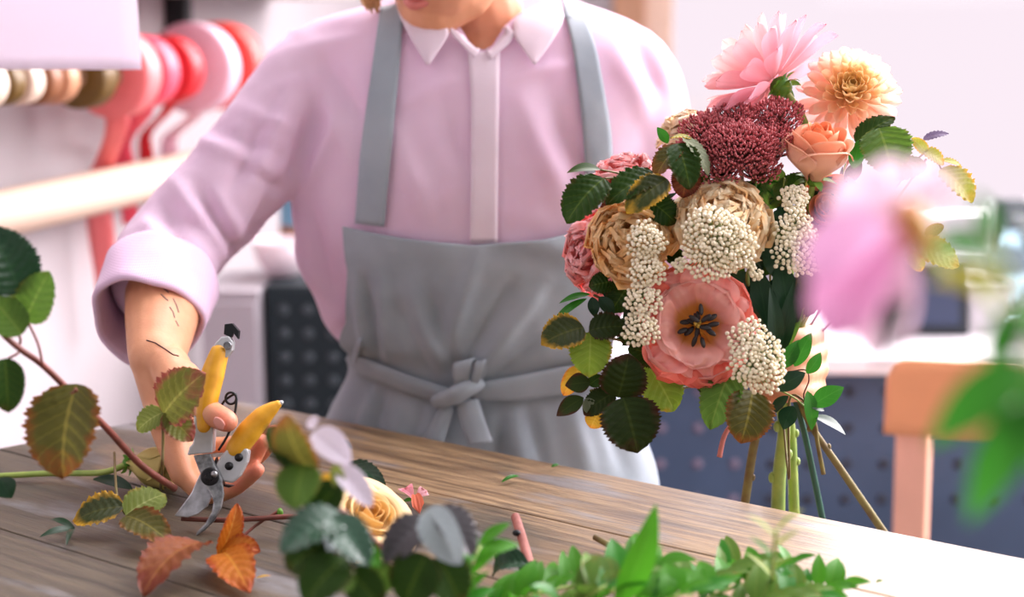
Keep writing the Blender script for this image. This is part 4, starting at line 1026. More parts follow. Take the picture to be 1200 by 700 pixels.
def rose(c, N_, R, H_, cin, cmid, cout, seed, label, cat='rose', grp='roses in the bouquet', smat=None, end=None, sr=.0028, stem_pts=None, openness=1.0):
    """c = centre of the bloom's top, N_ = direction it opens to"""
    t = empty('rose', c - N_ * H_, label, cat, grp); rr = random.Random(seed)
    X = N_.orthogonal().normalized(); Y = N_.cross(X); base = c - N_ * H_
    rings = [(1, .16, 1.00, 300, .0), (3, .27, 1.0, 150, .02), (3, .42, 1.0, 140, .05), (4, .60, .98, 128, .12), (4, .80, .95, 122, .22), (5, .98, .88, 112, .40)]
    a0 = rr.uniform(0, 6)
    for ri, (n, rf, hf_, span, roll) in enumerate(rings):
        for k in range(n):
            a0 += 2 * pi / n + rr.uniform(-.15, .15); am = a0 + ri * .7
            sp_ = radians(span) / 2; dh = rr.uniform(-.04, .03); ro = roll * rr.uniform(.7, 1.3) * openness
            def fn(q, s, am=am, sp_=sp_, rf=rf, hf_=hf_ + dh, ro=ro, ri=ri):
                a = am + (q * 2 - 1) * sp_ * (0.35 + .65 * smooth(0, .5, s))
                ed = abs(q * 2 - 1)
                r = R * rf * (0.30 + .70 * smooth(0, .55, s)) * (1 - .10 * smooth(.6, 1, s) * (1 if ri < 4 else 0)) + (q - .5) * R * .06
                h = H_ * hf_ * s * (1 - .30 * ed ** 3 * smooth(.5, 1, s))
                if ro:
                    k_ = smooth(.70, 1.0, s); r += R * ro * .50 * k_; h -= H_ * ro * .40 * k_ * k_
                return base + N_ * h + (X * cos(a) + Y * sin(a)) * r
            f = ri / 5
            cc = mixc(cin, cmid, f * 2) if f < .5 else mixc(cmid, cout, f * 2 - 1)
            mb = MB(); mb.grid(fn, 14, 12, col=lambda q, s, cc=cc: mixc(mixc(cc, cout, .7), cc, smooth(.1, .8, s)))
            mb.obj('petal', M_rose, t, solid=.0005)
    sepals(t, base + N_ * .002, N_, R * .9, 5, -.2)
    mainstem(t, base, N_, sr, smat or M_stem, end, stem_pts)
    return t
def sepals(t, c, N_, L, n, tilt, mat=None):
    X = N_.orthogonal().normalized(); Y = N_.cross(X); mb = MB()
    mb.ball(c - N_ * .003, (.006, .006, .006), 8, 10)
    for k in range(n):
        a = 2 * pi * k / n + .3; d = X * cos(a) + Y * sin(a)
        blade(mb, c + d * .004 - N_ * .002, c + d * L * .9 + N_ * tilt * L, (N_ - d * tilt), L * .34, prof_lance, 8, 4, .1, .12, seed=k)
    return mb.obj('calyx', mat or M_sepal, t)
def carnation(c, N_, R, cols, seed, label, grp='carnations in the bouquet', n=54, depth=.75, end=None, ruf=.10, fr=.10):
    t = empty('carnation', c - N_ * R * depth, label, 'carnation', grp); rr = random.Random(seed)
    X = N_.orthogonal().normalized(); Y = N_.cross(X); b = c - N_ * R * depth
    mb = MB()
    for i in range(n):
        f = (i + .5) / n; a = i * 2.39996 + rr.uniform(-.2, .2); d = X * cos(a) + Y * sin(a)
        tilt = lerp(.06, 1.40, f ** .80) + rr.uniform(-.20, .20)
        L = R * lerp(.88, 1.04, f) * rr.uniform(.86, 1.06); dir_ = N_ * cos(tilt) + d * sin(tilt)
        o = b + d * R * .05; tip = o + dir_ * L
        nn = N_ * sin(tilt) - d * cos(tilt)
        ca, cb, cc = cols; jit = rr.uniform(-.12, .12)
        blade(mb, o, tip, nn, R * lerp(.62, 1.0, f) * rr.uniform(.8, 1.2), prof_fan, 12, 48, fold=0, bend=.03 * rr.uniform(-1.5, 1.5), cup=.10 * rr.uniform(-1, 1.5), ruffle=ruf * rr.uniform(.6, 1.5), rfreq=rr.uniform(9, 16),
              fringe=.026, seed=seed * 100 + i, rim=.20 * f ** 4, twist=rr.uniform(-.9, .9), col=lambda q, s, jit=jit, f=f: mixc(mixc(ca, cb, smooth(.40, .94, q + jit)), cc, smooth(.90, 1, q) * .9))
    mb.obj('bloom', M_petal, t)
    cal = MB(); cal.tube([b - N_ * R * .45, b - N_ * R * .2, b + N_ * R * .05, b + N_ * R * .2], [R * .10, R * .19, R * .21, R * .2], n=12); cal.obj('calyx', M_sepal, t)
    mainstem(t, b - N_ * R * .45, N_, .0022, M_stem, end)
    return t
def dahlia(c, N_, R, n, cols, seed, label, prof=prof_petal, full=1.0, depth=.55, pw=.30, separate=False, end=None, tilt_rng=(.10, 1.75), inner=.45, grp='dahlias in the bouquet', bend=-.12, cup=.5, stem_pts=None):
    t = empty('dahlia', c - N_ * R * depth, label, 'dahlia', grp); rr = random.Random(seed)
    X = N_.orthogonal().normalized(); Y = N_.cross(X); b = c - N_ * R * depth
    mb = MB()
    for i in range(n):
        f = (i + .5) / n; a = i * 2.39996 + rr.uniform(-.1, .1); d = X * cos(a) + Y * sin(a)
        tilt = lerp(tilt_rng[0], tilt_rng[1], f ** .8) + rr.uniform(-.06, .06)
        L = R * lerp(inner, 1.0, f ** .7) * rr.uniform(.93, 1.05); dir_ = N_ * cos(tilt) + d * sin(tilt)
        o = b + N_ * R * lerp(depth * .62, .10, f) + d * R * lerp(.02, .14, f)
        nn = N_ * sin(tilt) - d * cos(tilt); jit = rr.uniform(-.1, .1)
        ci, cm, co_ = cols
        m = MB() if separate else mb
        blade(m, o, o + dir_ * L, nn, R * pw * lerp(.65, 1.0, f), prof, 12, 8, fold=.0, bend=bend * rr.uniform(.6, 1.3), cup=cup * rr.uniform(.7, 1.2), ruffle=.03, rfreq=5, seed=seed * 100 + i, rim=.06 * f,
              col=lambda q, s, f=f, jit=jit: mixc(mixc(ci, cm, f * 1.7 + jit), co_, smooth(.35, 1.0, f) * (.25 + .75 * q)))
        if separate: m.obj('petal', M_petal_soft, t)
    if not separate: mb.obj('bloom', M_petal_soft, t)
    cal = MB(); cal.ball(b - N_ * R * .02, R * .16, 8, 12)
    for k in range(14):
        a = 2 * pi * k / 7 + (.4 if k > 6 else 0); d = X * cos(a) + Y * sin(a); l = R * (.30 if k < 7 else .24)
        up = .15 if k < 7 else -.55
        blade(cal, b - N_ * R * .04 + d * R * .08, b - N_ * R * .06 + d * l + N_ * up * l, N_, R * .13, prof_lance, 8, 4, .2, .15, seed=k)
    cal.obj('calyx', M_sepal, t)
    mainstem(t, b - N_ * R * .12, N_, .0034, M_stem, end, stem_pts)
    return t
def beads(pts_axis, Rpx, n, seed, label, d=1.27, br=.0020, N_=None, kind='bead', grp='cream bud clusters in the bouquet', flat=.55, jit=.18, end=None, mat=None):
    """cluster of little round buds over a dome, or along an axis of several dome centres; pts_axis = [(u,v,radius px,depth)]"""
    rr = random.Random(seed); N_ = N_ or V(0, .1, 1)
    c0 = P(pts_axis[0][0], pts_axis[0][1], pts_axis[0][3])
    t = empty('bud_cluster', c0, label, 'flower cluster', grp)
    mb = MB(); st = MB(); last = None
    for (u, v, rp, dd) in pts_axis:
        c = P(u, v, dd); R = px(rp, dd); X = N_.orthogonal().normalized(); Y = N_.cross(X)
        m = max(8, int(n * (rp / max(p[2] for p in pts_axis)) ** 2)); root = c - N_ * R * 1.2
        for i in range(m):
            r = sqrt((i + .5) / m); a = i * 2.39996
            lump = 1 + .10 * sin(a * 3 + seed) ; rad = R * r * lump
            h = sqrt(max(0, 1 - (r * .98) ** 2)) * R * flat + rr.uniform(-jit, jit) * R * .35
            p = c + (X * cos(a) + Y * sin(a)) * (rad + rr.uniform(-1, 1) * br * .5) + N_ * h
            b_ = br * rr.uniform(.82, 1.12)
            ax = (p - root).normalized(); x2 = ax.orthogonal().normalized(); y2 = ax.cross(x2)
            mb.ball(p, (b_, b_, b_ * 1.12), 6, 8, (x2, y2, ax))
            if i % 2 == 0: st.tube([root.lerp(p, .45), p - ax * b_ * .8], [.0005, .0004], n=4, caps=False)
        for k in range(7):
            a = 2 * pi * k / 7; q = c + (X * cos(a) + Y * sin(a)) * R * .55 - N_ * R * .05; st.tube([root, root.lerp(q, .5) - N_ * R * .1, q], [.0011, .0009, .0006], n=5)
    o = mb.obj('buds', mat or M_bead, t); o['kind'] = 'stuff'
    so = st.obj('stalks', M_stem_pale, t); so['kind'] = 'stuff'
    b = P(pts_axis[-1][0], pts_axis[-1][1], pts_axis[-1][3]) - N_ * px(pts_axis[-1][2], d) * 1.1
    mainstem(t, b, N_, .0019, M_stem_pale, end)
    return t
M_stem_pale = plain('pale_green_stalk', rgb(132, 150, 84), 0.5, noise=0.3, nscale=60)

def bpt(x, y, z): return BIND + Vector((x, y, z))
M_stem_pink = plain('pink_stem', rgb(214, 128, 118), .5, noise=.3, nscale=60)
ENDS.update({
 'thick': ([bpt(-.001, .004, .0), P(919, 500, 1.385), P(913, 560, 1.405), P(911, 640, 1.425)], .0074, M_stem, ((.45, 1), (.62, -1), (.3, -1))),
 'second': ([bpt(.003, .012, .0), P(926, 500, 1.40), P(929, 560, 1.42), P(932, 640, 1.435)], .0056, M_stem, ((.42, 1), (.6, 1))),
 'olive': ([bpt(-.006, .0, .01), P(893, 490, 1.38), P(882, 530, 1.39), P(866, 640, 1.42)], .0046, M_stem_brown, ((.42, -1), (.22, 1))),
 'teal': ([bpt(.004, -.004, .0), P(938, 490, 1.375), P(954, 560, 1.395), P(972, 650, 1.42)], .0033, M_stem_dark, ()),
 'slant': ([bpt(.004, .0, .01), P(948, 495, 1.37), P(985, 550, 1.385), P(1050, 645, 1.41)], .0042, M_stem_brown, ((.58, -1), (.45, 1), (.8, 1))),
 'short': ([bpt(.004, -.006, .0), P(952, 490, 1.365), P(958, 520, 1.37), P(965, 556, 1.375)], .0022, M_stem_brown, ()),
 'pink': ([bpt(-.004, -.006, .0), P(880, 478, 1.355), P(852, 505, 1.35), P(843, 536, 1.35)], .0026, M_stem_pink, ()),
})
C = rgb
# --- dahlias
dahlia(P(892, 84, 1.365), V(-.66, .62, -.30), px(84, 1.36), 52, (C(252, 214, 206), C(250, 190, 196), C(246, 178, 196)), 3, 'pale pink dahlia facing away at the very top of the bouquet', end='thick', prof=prof_petal, separate=True, tilt_rng=(.30, 1.70), pw=.38, inner=.80, depth=.35, cup=.35, bend=-.06)
dahlia(P(998, 100, 1.335), V(-.10, .28, .95), px(60, 1.33), 110, (C(255, 228, 158), C(255, 224, 192), C(255, 212, 210)), 5, 'peach ball dahlia with a yellow heart at the top right of the bouquet', end='second', tilt_rng=(.05, 1.85), pw=.27, inner=.34, depth=.50, cup=.85, bend=-.16)
# --- roses
rose(P(962, 146, 1.285), V(.03, .88, .46), px(36, 1.28), px(70, 1.28), C(240, 148, 98), C(246, 172, 128), C(248, 196, 166), 11, 'upright orange rose in front of the peach dahlia', openness=.8)
rose(P(968, 238, 1.30), V(-.50, .30, .80), px(36, 1.30), px(48, 1.30), C(246, 138, 92), C(250, 164, 124), C(248, 178, 142), 17, 'orange rose half hidden behind the blurred pink flower')
# --- carnations
carnation(P(732, 196, 1.335), V(-.15, .93, .30), px(40, 1.33), (C(255, 132, 126), C(255, 160, 154), C(255, 216, 218)), 21, 'coral pink carnation seen from the side at the upper left of the bouquet', depth=.55)
carnation(P(694, 298, 1.345), V(-.80, .05, .55), px(52, 1.34), (C(255, 124, 116), C(255, 152, 144), C(255, 212, 214)), 23, 'coral pink carnation with frilled edge at the far left of the bouquet', depth=.45)
carnation(P(736, 280, 1.285), V(-.25, .15, .95), px(50, 1.28), (C(224, 144, 74), C(246, 192, 120), C(252, 224, 176)), 29, 'caramel carnation at the left, above the long bud cluster', depth=.60, n=72, ruf=.10)
carnation(P(850, 250, 1.275), V(0, .42, .9), px(56, 1.275), (C(232, 142, 72), C(253, 214, 156), C(255, 244, 214)), 31, 'cream and apricot carnation in the middle above the round bud cluster', depth=.60, n=72, ruf=.10)
carnation(P(806, 142, 1.40), V(-.2, .9, .2), px(36, 1.40), (C(226, 190, 130), C(244, 216, 170), C(252, 238, 214)), 37, 'pale cream carnation behind the burgundy sedum at the top', depth=.55)
# --- open lisianthus with dark stamens
def prof_round(s): return (0.10 + 0.90 * smooth(0.0, 0.75, s)) * (max(1 - max(0, (s - 0.70) / 0.30) ** 3, 0) ** 0.42)
def lisianthus(c, N_, R, label):
    t = empty('lisianthus', c - N_ * R * .6, label, 'flower'); rr = random.Random(4)
    X = N_.orthogonal().normalized(); Y = N_.cross(X)
    if X.dot(RT) < 0: X = -X; Y = -Y
    b = c - N_ * R * .62
    spec = [(0, 6, 1.04, 1.20, C(240, 112, 94), C(248, 140, 124)), (.45, 5, .98, 1.10, C(248, 154, 138), C(255, 186, 180)), (.1, 5, .82, .90, C(252, 168, 146), C(255, 198, 190))]
    for (a0, n, lf, tilt, c0, c1) in spec:
        for k in range(n):
            a = a0 + 2 * pi * k / n + rr.uniform(-.14, .14); d = X * cos(a) + Y * sin(a); tl = tilt + rr.uniform(-.10, .10)
            dir_ = N_ * cos(tl) + d * sin(tl); nn = N_ * sin(tl) - d * cos(tl); L = R * 1.15 * lf * rr.uniform(.95, 1.05)
            mb = MB()
            blade(mb, b + d * R * .07, b + d * R * .07 + dir_ * L, nn, R * 1.30 * lf ** .5, prof_round, 22, 32, bend=-.14, cup=.12, ruffle=.055 * rr.uniform(.7, 1.3), rfreq=rr.uniform(6, 9), seed=int(a * 100), rim=.24, fringe=.014,
                  col=lambda q, s, c0=c0, c1=c1: mixc(mixc(C(214, 142, 44), C(226, 150, 80), q * 2.0), mixc(c0, c1, q), smooth(.32, .56, q)))
            mb.obj('petal', M_petal, t)
    mk = plain('dark_stamen', rgb(34, 22, 20), 0.6, noise=.3); my = plain('yellow_pistil', rgb(206, 168, 70), .5, noise=.2)
    for k in range(16):
        a = 2 * pi * k / 16 + rr.uniform(-.2, .2); d = X * cos(a) + Y * sin(a); r = R * rr.uniform(.10, .42); h = R * rr.uniform(.36, .56)
        o = b + d * R * .05 + N_ * R * .1; e_ = b + d * r + N_ * h
        mb = MB(); mb.tube(catmull([o, o.lerp(e_, .5) + N_ * R * .06, e_], 4), R * .012, n=5)
        ax = (d + N_ * .35 * rr.uniform(-1, 1) + X * rr.uniform(-.5, .5)).normalized(); x2 = ax.orthogonal().normalized(); mb.ball(e_, (R * .065, R * .045, R * .13), 7, 8, (x2, ax.cross(x2), ax)); mb.obj('stamen', mk, t)
    mb = MB(); mb.tube([b + N_ * R * .05, b + N_ * R * .30, b + N_ * R * .42], [R * .07, R * .06, R * .04], n=10, round_=True)
    for k in range(3):
        a = 2 * pi * k / 3; mb.ball(b + N_ * R * .46 + (X * cos(a) + Y * sin(a)) * R * .05, R * .045, 7, 8)
    mb.obj('pistil', my, t)
    sepals(t, b - N_ * R * .10, N_, R * .6, 5, -.35); mainstem(t, b - N_ * .004, N_, .0024, M_stem, 'teal')
lisianthus(P(819, 379, 1.262), V(-.02, .10, .99), px(57, 1.26), 'open coral lisianthus with dark stamens low in the front of the bouquet')
# --- cream bud clusters
beads([(838, 287, 44, 1.245)], 44, 230, 1, 'large round cream bud cluster in the middle of the bouquet')
beads([(756, 283, 23, 1.262), (757, 318, 22, 1.262), (752, 352, 22, 1.262), (750, 386, 22, 1.262)], 22, 72, 2, 'long hanging cream bud cluster left of the open coral flower', flat=.8)
beads([(930, 268, 24, 1.272), (935, 296, 30, 1.27)], 28, 110, 3, 'cream bud cluster under the orange roses on the right')
beads([(876, 398, 24, 1.25), (888, 428, 34, 1.245)], 34, 140, 4, 'cream bud cluster at the bottom right of the open coral flower', flat=.7)
beads([(930, 234, 17, 1.29)], 17, 60, 5, 'small cream bud cluster between the two orange roses')
beads([(795, 312, 8, 1.262)], 9, 13, 6, 'tiny cream bud sprig left of the large round cluster')
beads([(886, 322, 8, 1.262), (880, 312, 6, 1.262)], 9, 12, 7, 'tiny cream bud sprig below the right of the round cluster')
# --- burgundy sedum
def sedum(domes, label):
    c0 = P(*domes[0][:2], domes[0][3]); t = empty('sedum_head', c0, label, 'flower cluster'); rr = random.Random(9)
    N_ = V(-.05, .72, .70); X = RT; Y = N_.cross(X); mb = MB(); st = MB(); root = P(872, 236, 1.36)
    for (u, v, rp, d) in domes:
        c = P(u, v, d); R = px(rp, d); m = int(rp * rp * .30)
        for i in range(m):
            r = sqrt((i + .5) / m); a = i * 2.39996
            p = c + (X * cos(a) + Y * sin(a)) * R * r * (1 + .08 * sin(5 * a)) + N_ * (R * .45 * sqrt(max(0, 1 - r * r * .96)) + rr.uniform(-.0035, .0035))
            ax = (N_ + (p - c).normalized() * .8 + Vector((rr.uniform(-.4, .4), rr.uniform(-.4, .4), rr.uniform(-.4, .4)))).normalized(); x2 = ax.orthogonal().normalized(); s = rr.uniform(.8, 1.2)
            mb.ball(p, (.0011 * s, .0011 * s, .0024 * s), 4, 5, (x2, ax.cross(x2), ax))
            if i % 3 == 0: st.tube([root.lerp(c, .7), p - ax * .002], [.0008, .0005], n=4, caps=False)
        st.tube([root, root.lerp(c, .6), c], [.0016, .0014, .001], n=6)
    o = mb.obj('buds', M_sedum, t); o['kind'] = 'stuff'; so = st.obj('stalks', M_sedumst, t); so['kind'] = 'stuff'
    mainstem(t, root, N_, .0026, M_stem, 'olive')
M_sedumst = plain('sedum_stalk', rgb(116, 74, 62), 0.5, noise=.3)
sedum([(868, 176, 44, 1.30), (830, 158, 34, 1.32), (905, 168, 32, 1.315), (912, 138, 30, 1.335), (862, 140, 28, 1.335), (842, 200, 30, 1.30), (890, 200, 26, 1.30), (818, 178, 26, 1.315)], 'burgundy sedum head filling the top middle of the bouquet')

# --- bramble sprigs, each one leafy stem
def sprig(label, root, cat='leaf sprig', name='bramble_sprig', grp='leaf sprigs in the bouquet', smat=None, r=.0012, to=None, end=None):
    t = empty(name, root, label, cat, grp); t['_r'] = 0; del t['_r']
    if end: mainstem(t, root, V(0, 0, 1), r, M_stem_brown, end)
    else: stem(t, to if to else [root, root.lerp(BIND, .5) + V(0, 0, -1) * .03, BIND + Vector((0, .004, .002))], r, smat or M_stem_brown)
    return t
s = sprig('dark bramble sprig at the upper left of the bouquet under the pink carnation', P(752, 218, 1.30), end='slant')
pleaf(s, (708, 209), (664, 262), 50, 'dark', 1.275, 1.262, n=(-.35, .35, .85)); pleaf(s, (770, 204), (710, 240), 42, 'dark', 1.285, 1.27, n=(-.2, .6, .75)); pleaf(s, (782, 210), (734, 250), 38, 'edged', 1.272, 1.262, n=(0, .5, .85)); pleaf(s, (762, 236), (792, 262), 34, 'dark', 1.29, n=(.1, .2, 1))
pleaf(s, (704, 199), (664, 203), 20, 'dark', 1.31, n=(0, .8, .5), bram=False)
for b, e_ in (((752, 218), (708, 209)), ((752, 218), (704, 199))): stem(s, [P(*b, 1.30), P((b[0] + e_[0]) / 2, (b[1] + e_[1]) / 2 - 4, 1.295), P(*e_, 1.28)], .0009, M_stem_brown, name='petiole')
s = sprig('bramble sprig with yellow and dark leaves beside the burgundy sedum', P(797, 172, 1.29), end='short')
pleaf(s, (797, 170), (768, 208), 30, 'olive', 1.285, 1.275, n=(-.5, .3, .8)); pleaf(s, (794, 168), (808, 222), 38, 'dark', 1.28, 1.265, n=(.1, .2, 1)); pleaf(s, (800, 160), (830, 206), 24, 'grey', 1.285, 1.275, n=(.7, .1, .7)); pleaf(s, (812, 164), (786, 162), 18, 'yellow', 1.29, n=(0, .9, .3)); pleaf(s, (806, 196), (800, 232), 34, 'russet', 1.29, n=(0, .1, 1))
s = sprig('small bright green leaf standing behind the left carnation', P(784, 172, 1.34)); pleaf(s, (783, 168), (770, 149), 11, 'gloss', 1.34, n=(0, 0, 1), bram=False)
s = sprig('thin willow-like leaf sprig pointing left over the apron', P(696, 346, 1.32), name='willow_sprig')
pleaf(s, (692, 345), (655, 356), 9, 'gloss', 1.31, n=(0, .7, .7), bram=False); pleaf(s, (688, 350), (646, 381), 10, 'gloss', 1.31, n=(0, .7, .7), bram=False); pleaf(s, (694, 348), (697, 372), 13, 'deep', 1.31, bram=False); pleaf(s, (702, 348), (720, 370), 15, 'deep', 1.31, bram=False); pleaf(s, (706, 344), (734, 350), 14, 'deep', 1.32, bram=False)
s = sprig('bramble sprig of three leaves, one bright green, at the left edge of the bouquet', P(690, 390, 1.29))
pleaf(s, (684, 384), (634, 404), 46, 'edged', 1.28, 1.272, n=(-.1, .5, .85)); pleaf(s, (690, 388), (736, 384), 38, 'maroon', 1.282, n=(.1, .6, .8)); pleaf(s, (692, 390), (690, 443), 48, 'bright', 1.285, 1.27, n=(0, .15, 1))
s = sprig('dark bramble sprig of round leaves hanging lowest at the left of the bouquet', P(726, 464, 1.285))
pleaf(s, (724, 466), (737, 414), 54, 'maroon', 1.27, 1.262, n=(.1, .1, 1)); pleaf(s, (730, 466), (747, 531), 68, 'maroon', 1.265, 1.255, n=(.1, .1, 1)); pleaf(s, (720, 460), (684, 486), 30, 'maroon', 1.28, n=(-.2, .4, .9)); pleaf(s, (702, 482), (692, 502), 24, 'gold', 1.295); pleaf(s, (680, 430), (660, 464), 22, 'gold', 1.295); pleaf(s, (716, 446), (720, 466), 22, 'bright', 1.292)
s = sprig('small dark leaf cluster left of the lowest round leaves', P(692, 458, 1.285))
pleaf(s, (692, 448), (662, 452), 22, 'maroon', 1.275, bram=False); pleaf(s, (684, 466), (652, 488), 20, 'maroon', 1.275, n=(-.3, .2, .9), bram=False); pleaf(s, (690, 452), (706, 440), 16, 'dark', 1.28, bram=False); pleaf(s, (688, 466), (694, 488), 16, 'grey', 1.28, bram=False)
s = sprig('broad bright green bramble leaf below the open coral flower', P(764, 428, 1.31))
pleaf(s, (756, 424), (790, 482), 52, 'bright', 1.305, n=(.2, .1, 1)); pleaf(s, (776, 420), (736, 408), 34, 'dark', 1.30); pleaf(s, (782, 430), (812, 446), 30, 'bright', 1.31)
s = sprig('bramble sprig with a dark and an olive leaf hanging under the right bud cluster', P(868, 446, 1.30))
pleaf(s, (858, 428), (832, 504), 46, 'mid', 1.285, 1.275, n=(-.3, .1, .95)); pleaf(s, (882, 458), (868, 520), 56, 'olive', 1.275, 1.265, n=(.1, .15, 1)); pleaf(s, (838, 424), (822, 462), 34, 'dark', 1.29)
s = sprig('dark strap leaf sprig inside the bouquet above the hand', P(900, 420, 1.33), name='strap_leaf_sprig')
pleaf(s, (902, 424), (876, 350), 19, 'deep', 1.30, 1.285, bram=False, n=(-.2, 0, 1)); pleaf(s, (906, 424), (902, 336), 20, 'deep', 1.305, 1.29, bram=False, n=(.3, 0, 1)); pleaf(s, (912, 420), (930, 330), 18, 'deep', 1.315, 1.30, bram=False); pleaf(s, (908, 424), (944, 352), 14, 'mid', 1.32, 1.31, bram=False)
for b, e_, w, m in (((902, 410), (884, 306), 30, 'deep'), ((926, 392), (912, 300), 32, 'deep'), ((946, 372), (952, 290), 34, 'dark'), ((886, 350), (856, 318), 30, 'deep'), ((890, 400), (862, 350), 28, 'deep'), ((934, 350), (966, 310), 34, 'dark'), ((918, 330), (896, 272), 30, 'deep')):
    pleaf(s, b, e_, w, m, 1.312, n=(0, .1, 1), bram=False)
s = sprig('broad dark leaves under the sedum and between the two orange roses', P(905, 250, 1.335))
for b, e_, w, m in (((896, 246), (916, 198), 30, 'mid'), ((904, 240), (944, 204), 28, 'dark'), ((912, 256), (908, 300), 34, 'dark'), ((890, 238), (868, 214), 26, 'dark'), ((948, 262), (978, 216), 32, 'dark'), ((905, 262), (938, 250), 26, 'deep')):
    pleaf(s, b, e_, w, m, 1.325, n=(0, .3, 1))
s = sprig('broad dark leaves behind the caramel carnation at the left of the bouquet', P(760, 300, 1.335))
for b, e_, w, m in (((770, 300), (796, 246), 38, 'dark'), ((764, 330), (796, 352), 38, 'dark'), ((740, 330), (716, 366), 36, 'dark'), ((752, 372), (730, 404), 34, 'dark'), ((720, 330), (690, 336), 26, 'dark'), ((730, 240), (704, 256), 30, 'russet')):
    pleaf(s, b, e_, w, m, 1.318, n=(0, .3, 1))
# small ovate-leaved branch at the lower right
s = sprig('glossy ovate-leaved branch at the lower right below the hand', P(943, 470, 1.30), name='ovate_leaf_branch', to=[P(943, 470, 1.295), P(925, 470, 1.315), BIND + V(0, -.02, .01) * .1, BIND])
for b, e_, w, m, n_ in (((914, 432), (937, 398), 18, 'gloss', (.2, .2, 1)), ((931, 430), (951, 390), 18, 'gloss', (-.3, .1, .9)), ((945, 438), (962, 413), 15, 'gloss', (.2, 0, 1)), ((911, 458), (944, 437), 22, 'deep', (0, .6, .8)), ((951, 476), (989, 454), 22, 'gloss', (0, .4, .9)), ((946, 458), (951, 505), 17, 'gloss', (.3, 0, 1)), ((953, 488), (991, 510), 18, 'deep', (0, .9, .5)), ((930, 476), (918, 504), 22, 'deep', (0, .9, .5)), ((924, 464), (904, 488), 16, 'deep', (-.3, .8, .5)), ((948, 474), (966, 482), 12, 'deep', (0, .7, .7))):
    pleaf(s, b, e_, w, m, 1.288, n=n_, bram=False, fold=.12)
stem(s, [P(926, 436, 1.295), P(944, 434, 1.292), P(948, 446, 1.29), P(942, 462, 1.292), P(944, 472, 1.295)], .0007, M_stem_red, name='twig')
stem(s, [P(910, 456, 1.30), P(930, 466, 1.295), P(944, 478, 1.292), P(954, 490, 1.29)], .0008, M_stem, name='twig')
# right upper sprigs
s = sprig('broad green bramble leaves right of the upright orange rose', P(1004, 176, 1.32), end='pink')
pleaf(s, (1030, 150), (1046, 206), 58, 'mid', 1.30, 1.29, n=(-.1, .3, .95)); pleaf(s, (1003, 168), (1049, 138), 30, 'dark', 1.315, n=(-.4, .5, .7)); pleaf(s, (1000, 198), (1006, 164), 17, 'gloss', 1.30, bram=False); pleaf(s, (990, 214), (1010, 190), 16, 'dark', 1.31, bram=False)
s = sprig('arching bramble sprig of yellow green leaves at the right edge of the bouquet', P(1086, 186, 1.32))
pleaf(s, (1084, 190), (1046, 211), 28, 'mid', 1.31, n=(0, .6, .8)); pleaf(s, (1086, 180), (1068, 162), 15, 'yellow', 1.31); pleaf(s, (1082, 177), (1106, 193), 21, 'yellow', 1.31, n=(.2, .5, .8)); pleaf(s, (1104, 188), (1127, 196), 12, 'yellow', 1.315, n=(0, .8, .6)); pleaf(s, (1102, 198), (1139, 238), 42, 'yellow', 1.31, 1.30, n=(.3, .5, .8)); pleaf(s, (1082, 164), (1112, 157), 12, 'plum', 1.32, n=(0, .7, .7))
stem(s, [P(1050, 220, 1.33), P(1072, 190, 1.32), P(1090, 178, 1.315), P(1104, 200, 1.31)], .0008, M_stem_brown, name='twig')
s = sprig('serrated yellow green leaf below the right edge, against the white desk', P(1070, 292, 1.33)); pleaf(s, (1072, 288), (1124, 312), 38, 'yellow', 1.32, n=(0, .5, .85)); pleaf(s, (1084, 276), (1106, 264), 14, 'olive', 1.325); pleaf(s, (1066, 296), (1080, 318), 20, 'yellow', 1.325)
# needle-leaved dark filling between the blooms
def filler(label, spots, seed, dd=1.325, wr=None):
    rr = random.Random(seed); t = empty('needle_leaf_sprig', P(spots[0][0], spots[0][1], dd), label, 'leaf sprig', 'leaf sprigs in the bouquet')
    for (u, v, rad, mat, n) in spots:
        c = P(u, v, dd); st = MB(); st.tube([c.lerp(BIND, .25), c, c + V(rr.uniform(-.5, .5), .8, .4) * .02], .0008, n=5); st.obj('twig', M_stem, t)
        for k in range(n):
            a = rr.uniform(0, 6.28); r = px(rad, 1.3) * rr.uniform(.5, 1)
            d = (RT * cos(a) + UPV * sin(a) + TOC * rr.uniform(.1, .7)).normalized()
            leaf(t, c, c + d * r, px(rad, 1.3) * (wr or rr.uniform(.16, .3)), V(rr.uniform(-.5, .5), rr.uniform(0, .6), 1), mat, bram=False)
    return t
filler('dark green needle foliage below the sedum and beside the upright rose', [(895, 215, 26, 'gloss', 9), (915, 232, 24, 'deep', 8), (884, 236, 22, 'deep', 7)], 1)
filler('dark green foliage behind the round bud cluster', [(885, 300, 30, 'deep', 9), (805, 330, 26, 'deep', 8), (900, 340, 34, 'deep', 10), (790, 262, 28, 'deep', 8)], 2)
filler('dark foliage low in the middle behind the open coral flower', [(745, 400, 30, 'deep', 8), (740, 350, 34, 'deep', 8), (800, 430, 32, 'deep', 8), (860, 380, 36, 'deep', 9)], 3)
filler('dark foliage at the left side between the carnations', [(772, 240, 30, 'deep', 8), (715, 330, 26, 'deep', 7), (720, 240, 30, 'deep', 8)], 4)
filler('dark foliage right of the roses behind the blurred flower', [(985, 215, 28, 'deep', 8), (960, 300, 34, 'deep', 9), (950, 350, 30, 'deep', 8)], 5)
filler('broad dark leaves deep inside the bouquet behind the bud clusters', [(780, 300, 40, 'dark', 6), (862, 330, 44, 'dark', 7), (905, 310, 44, 'dark', 7), (925, 365, 40, 'dark', 6), (820, 225, 38, 'dark', 6), (760, 250, 38, 'dark', 6), (955, 275, 40, 'dark', 6), (880, 395, 40, 'dark', 6), (790, 415, 36, 'dark', 6), (720, 300, 38, 'dark', 5), (730, 360, 36, 'dark', 5)], 8, 1.352, .42)
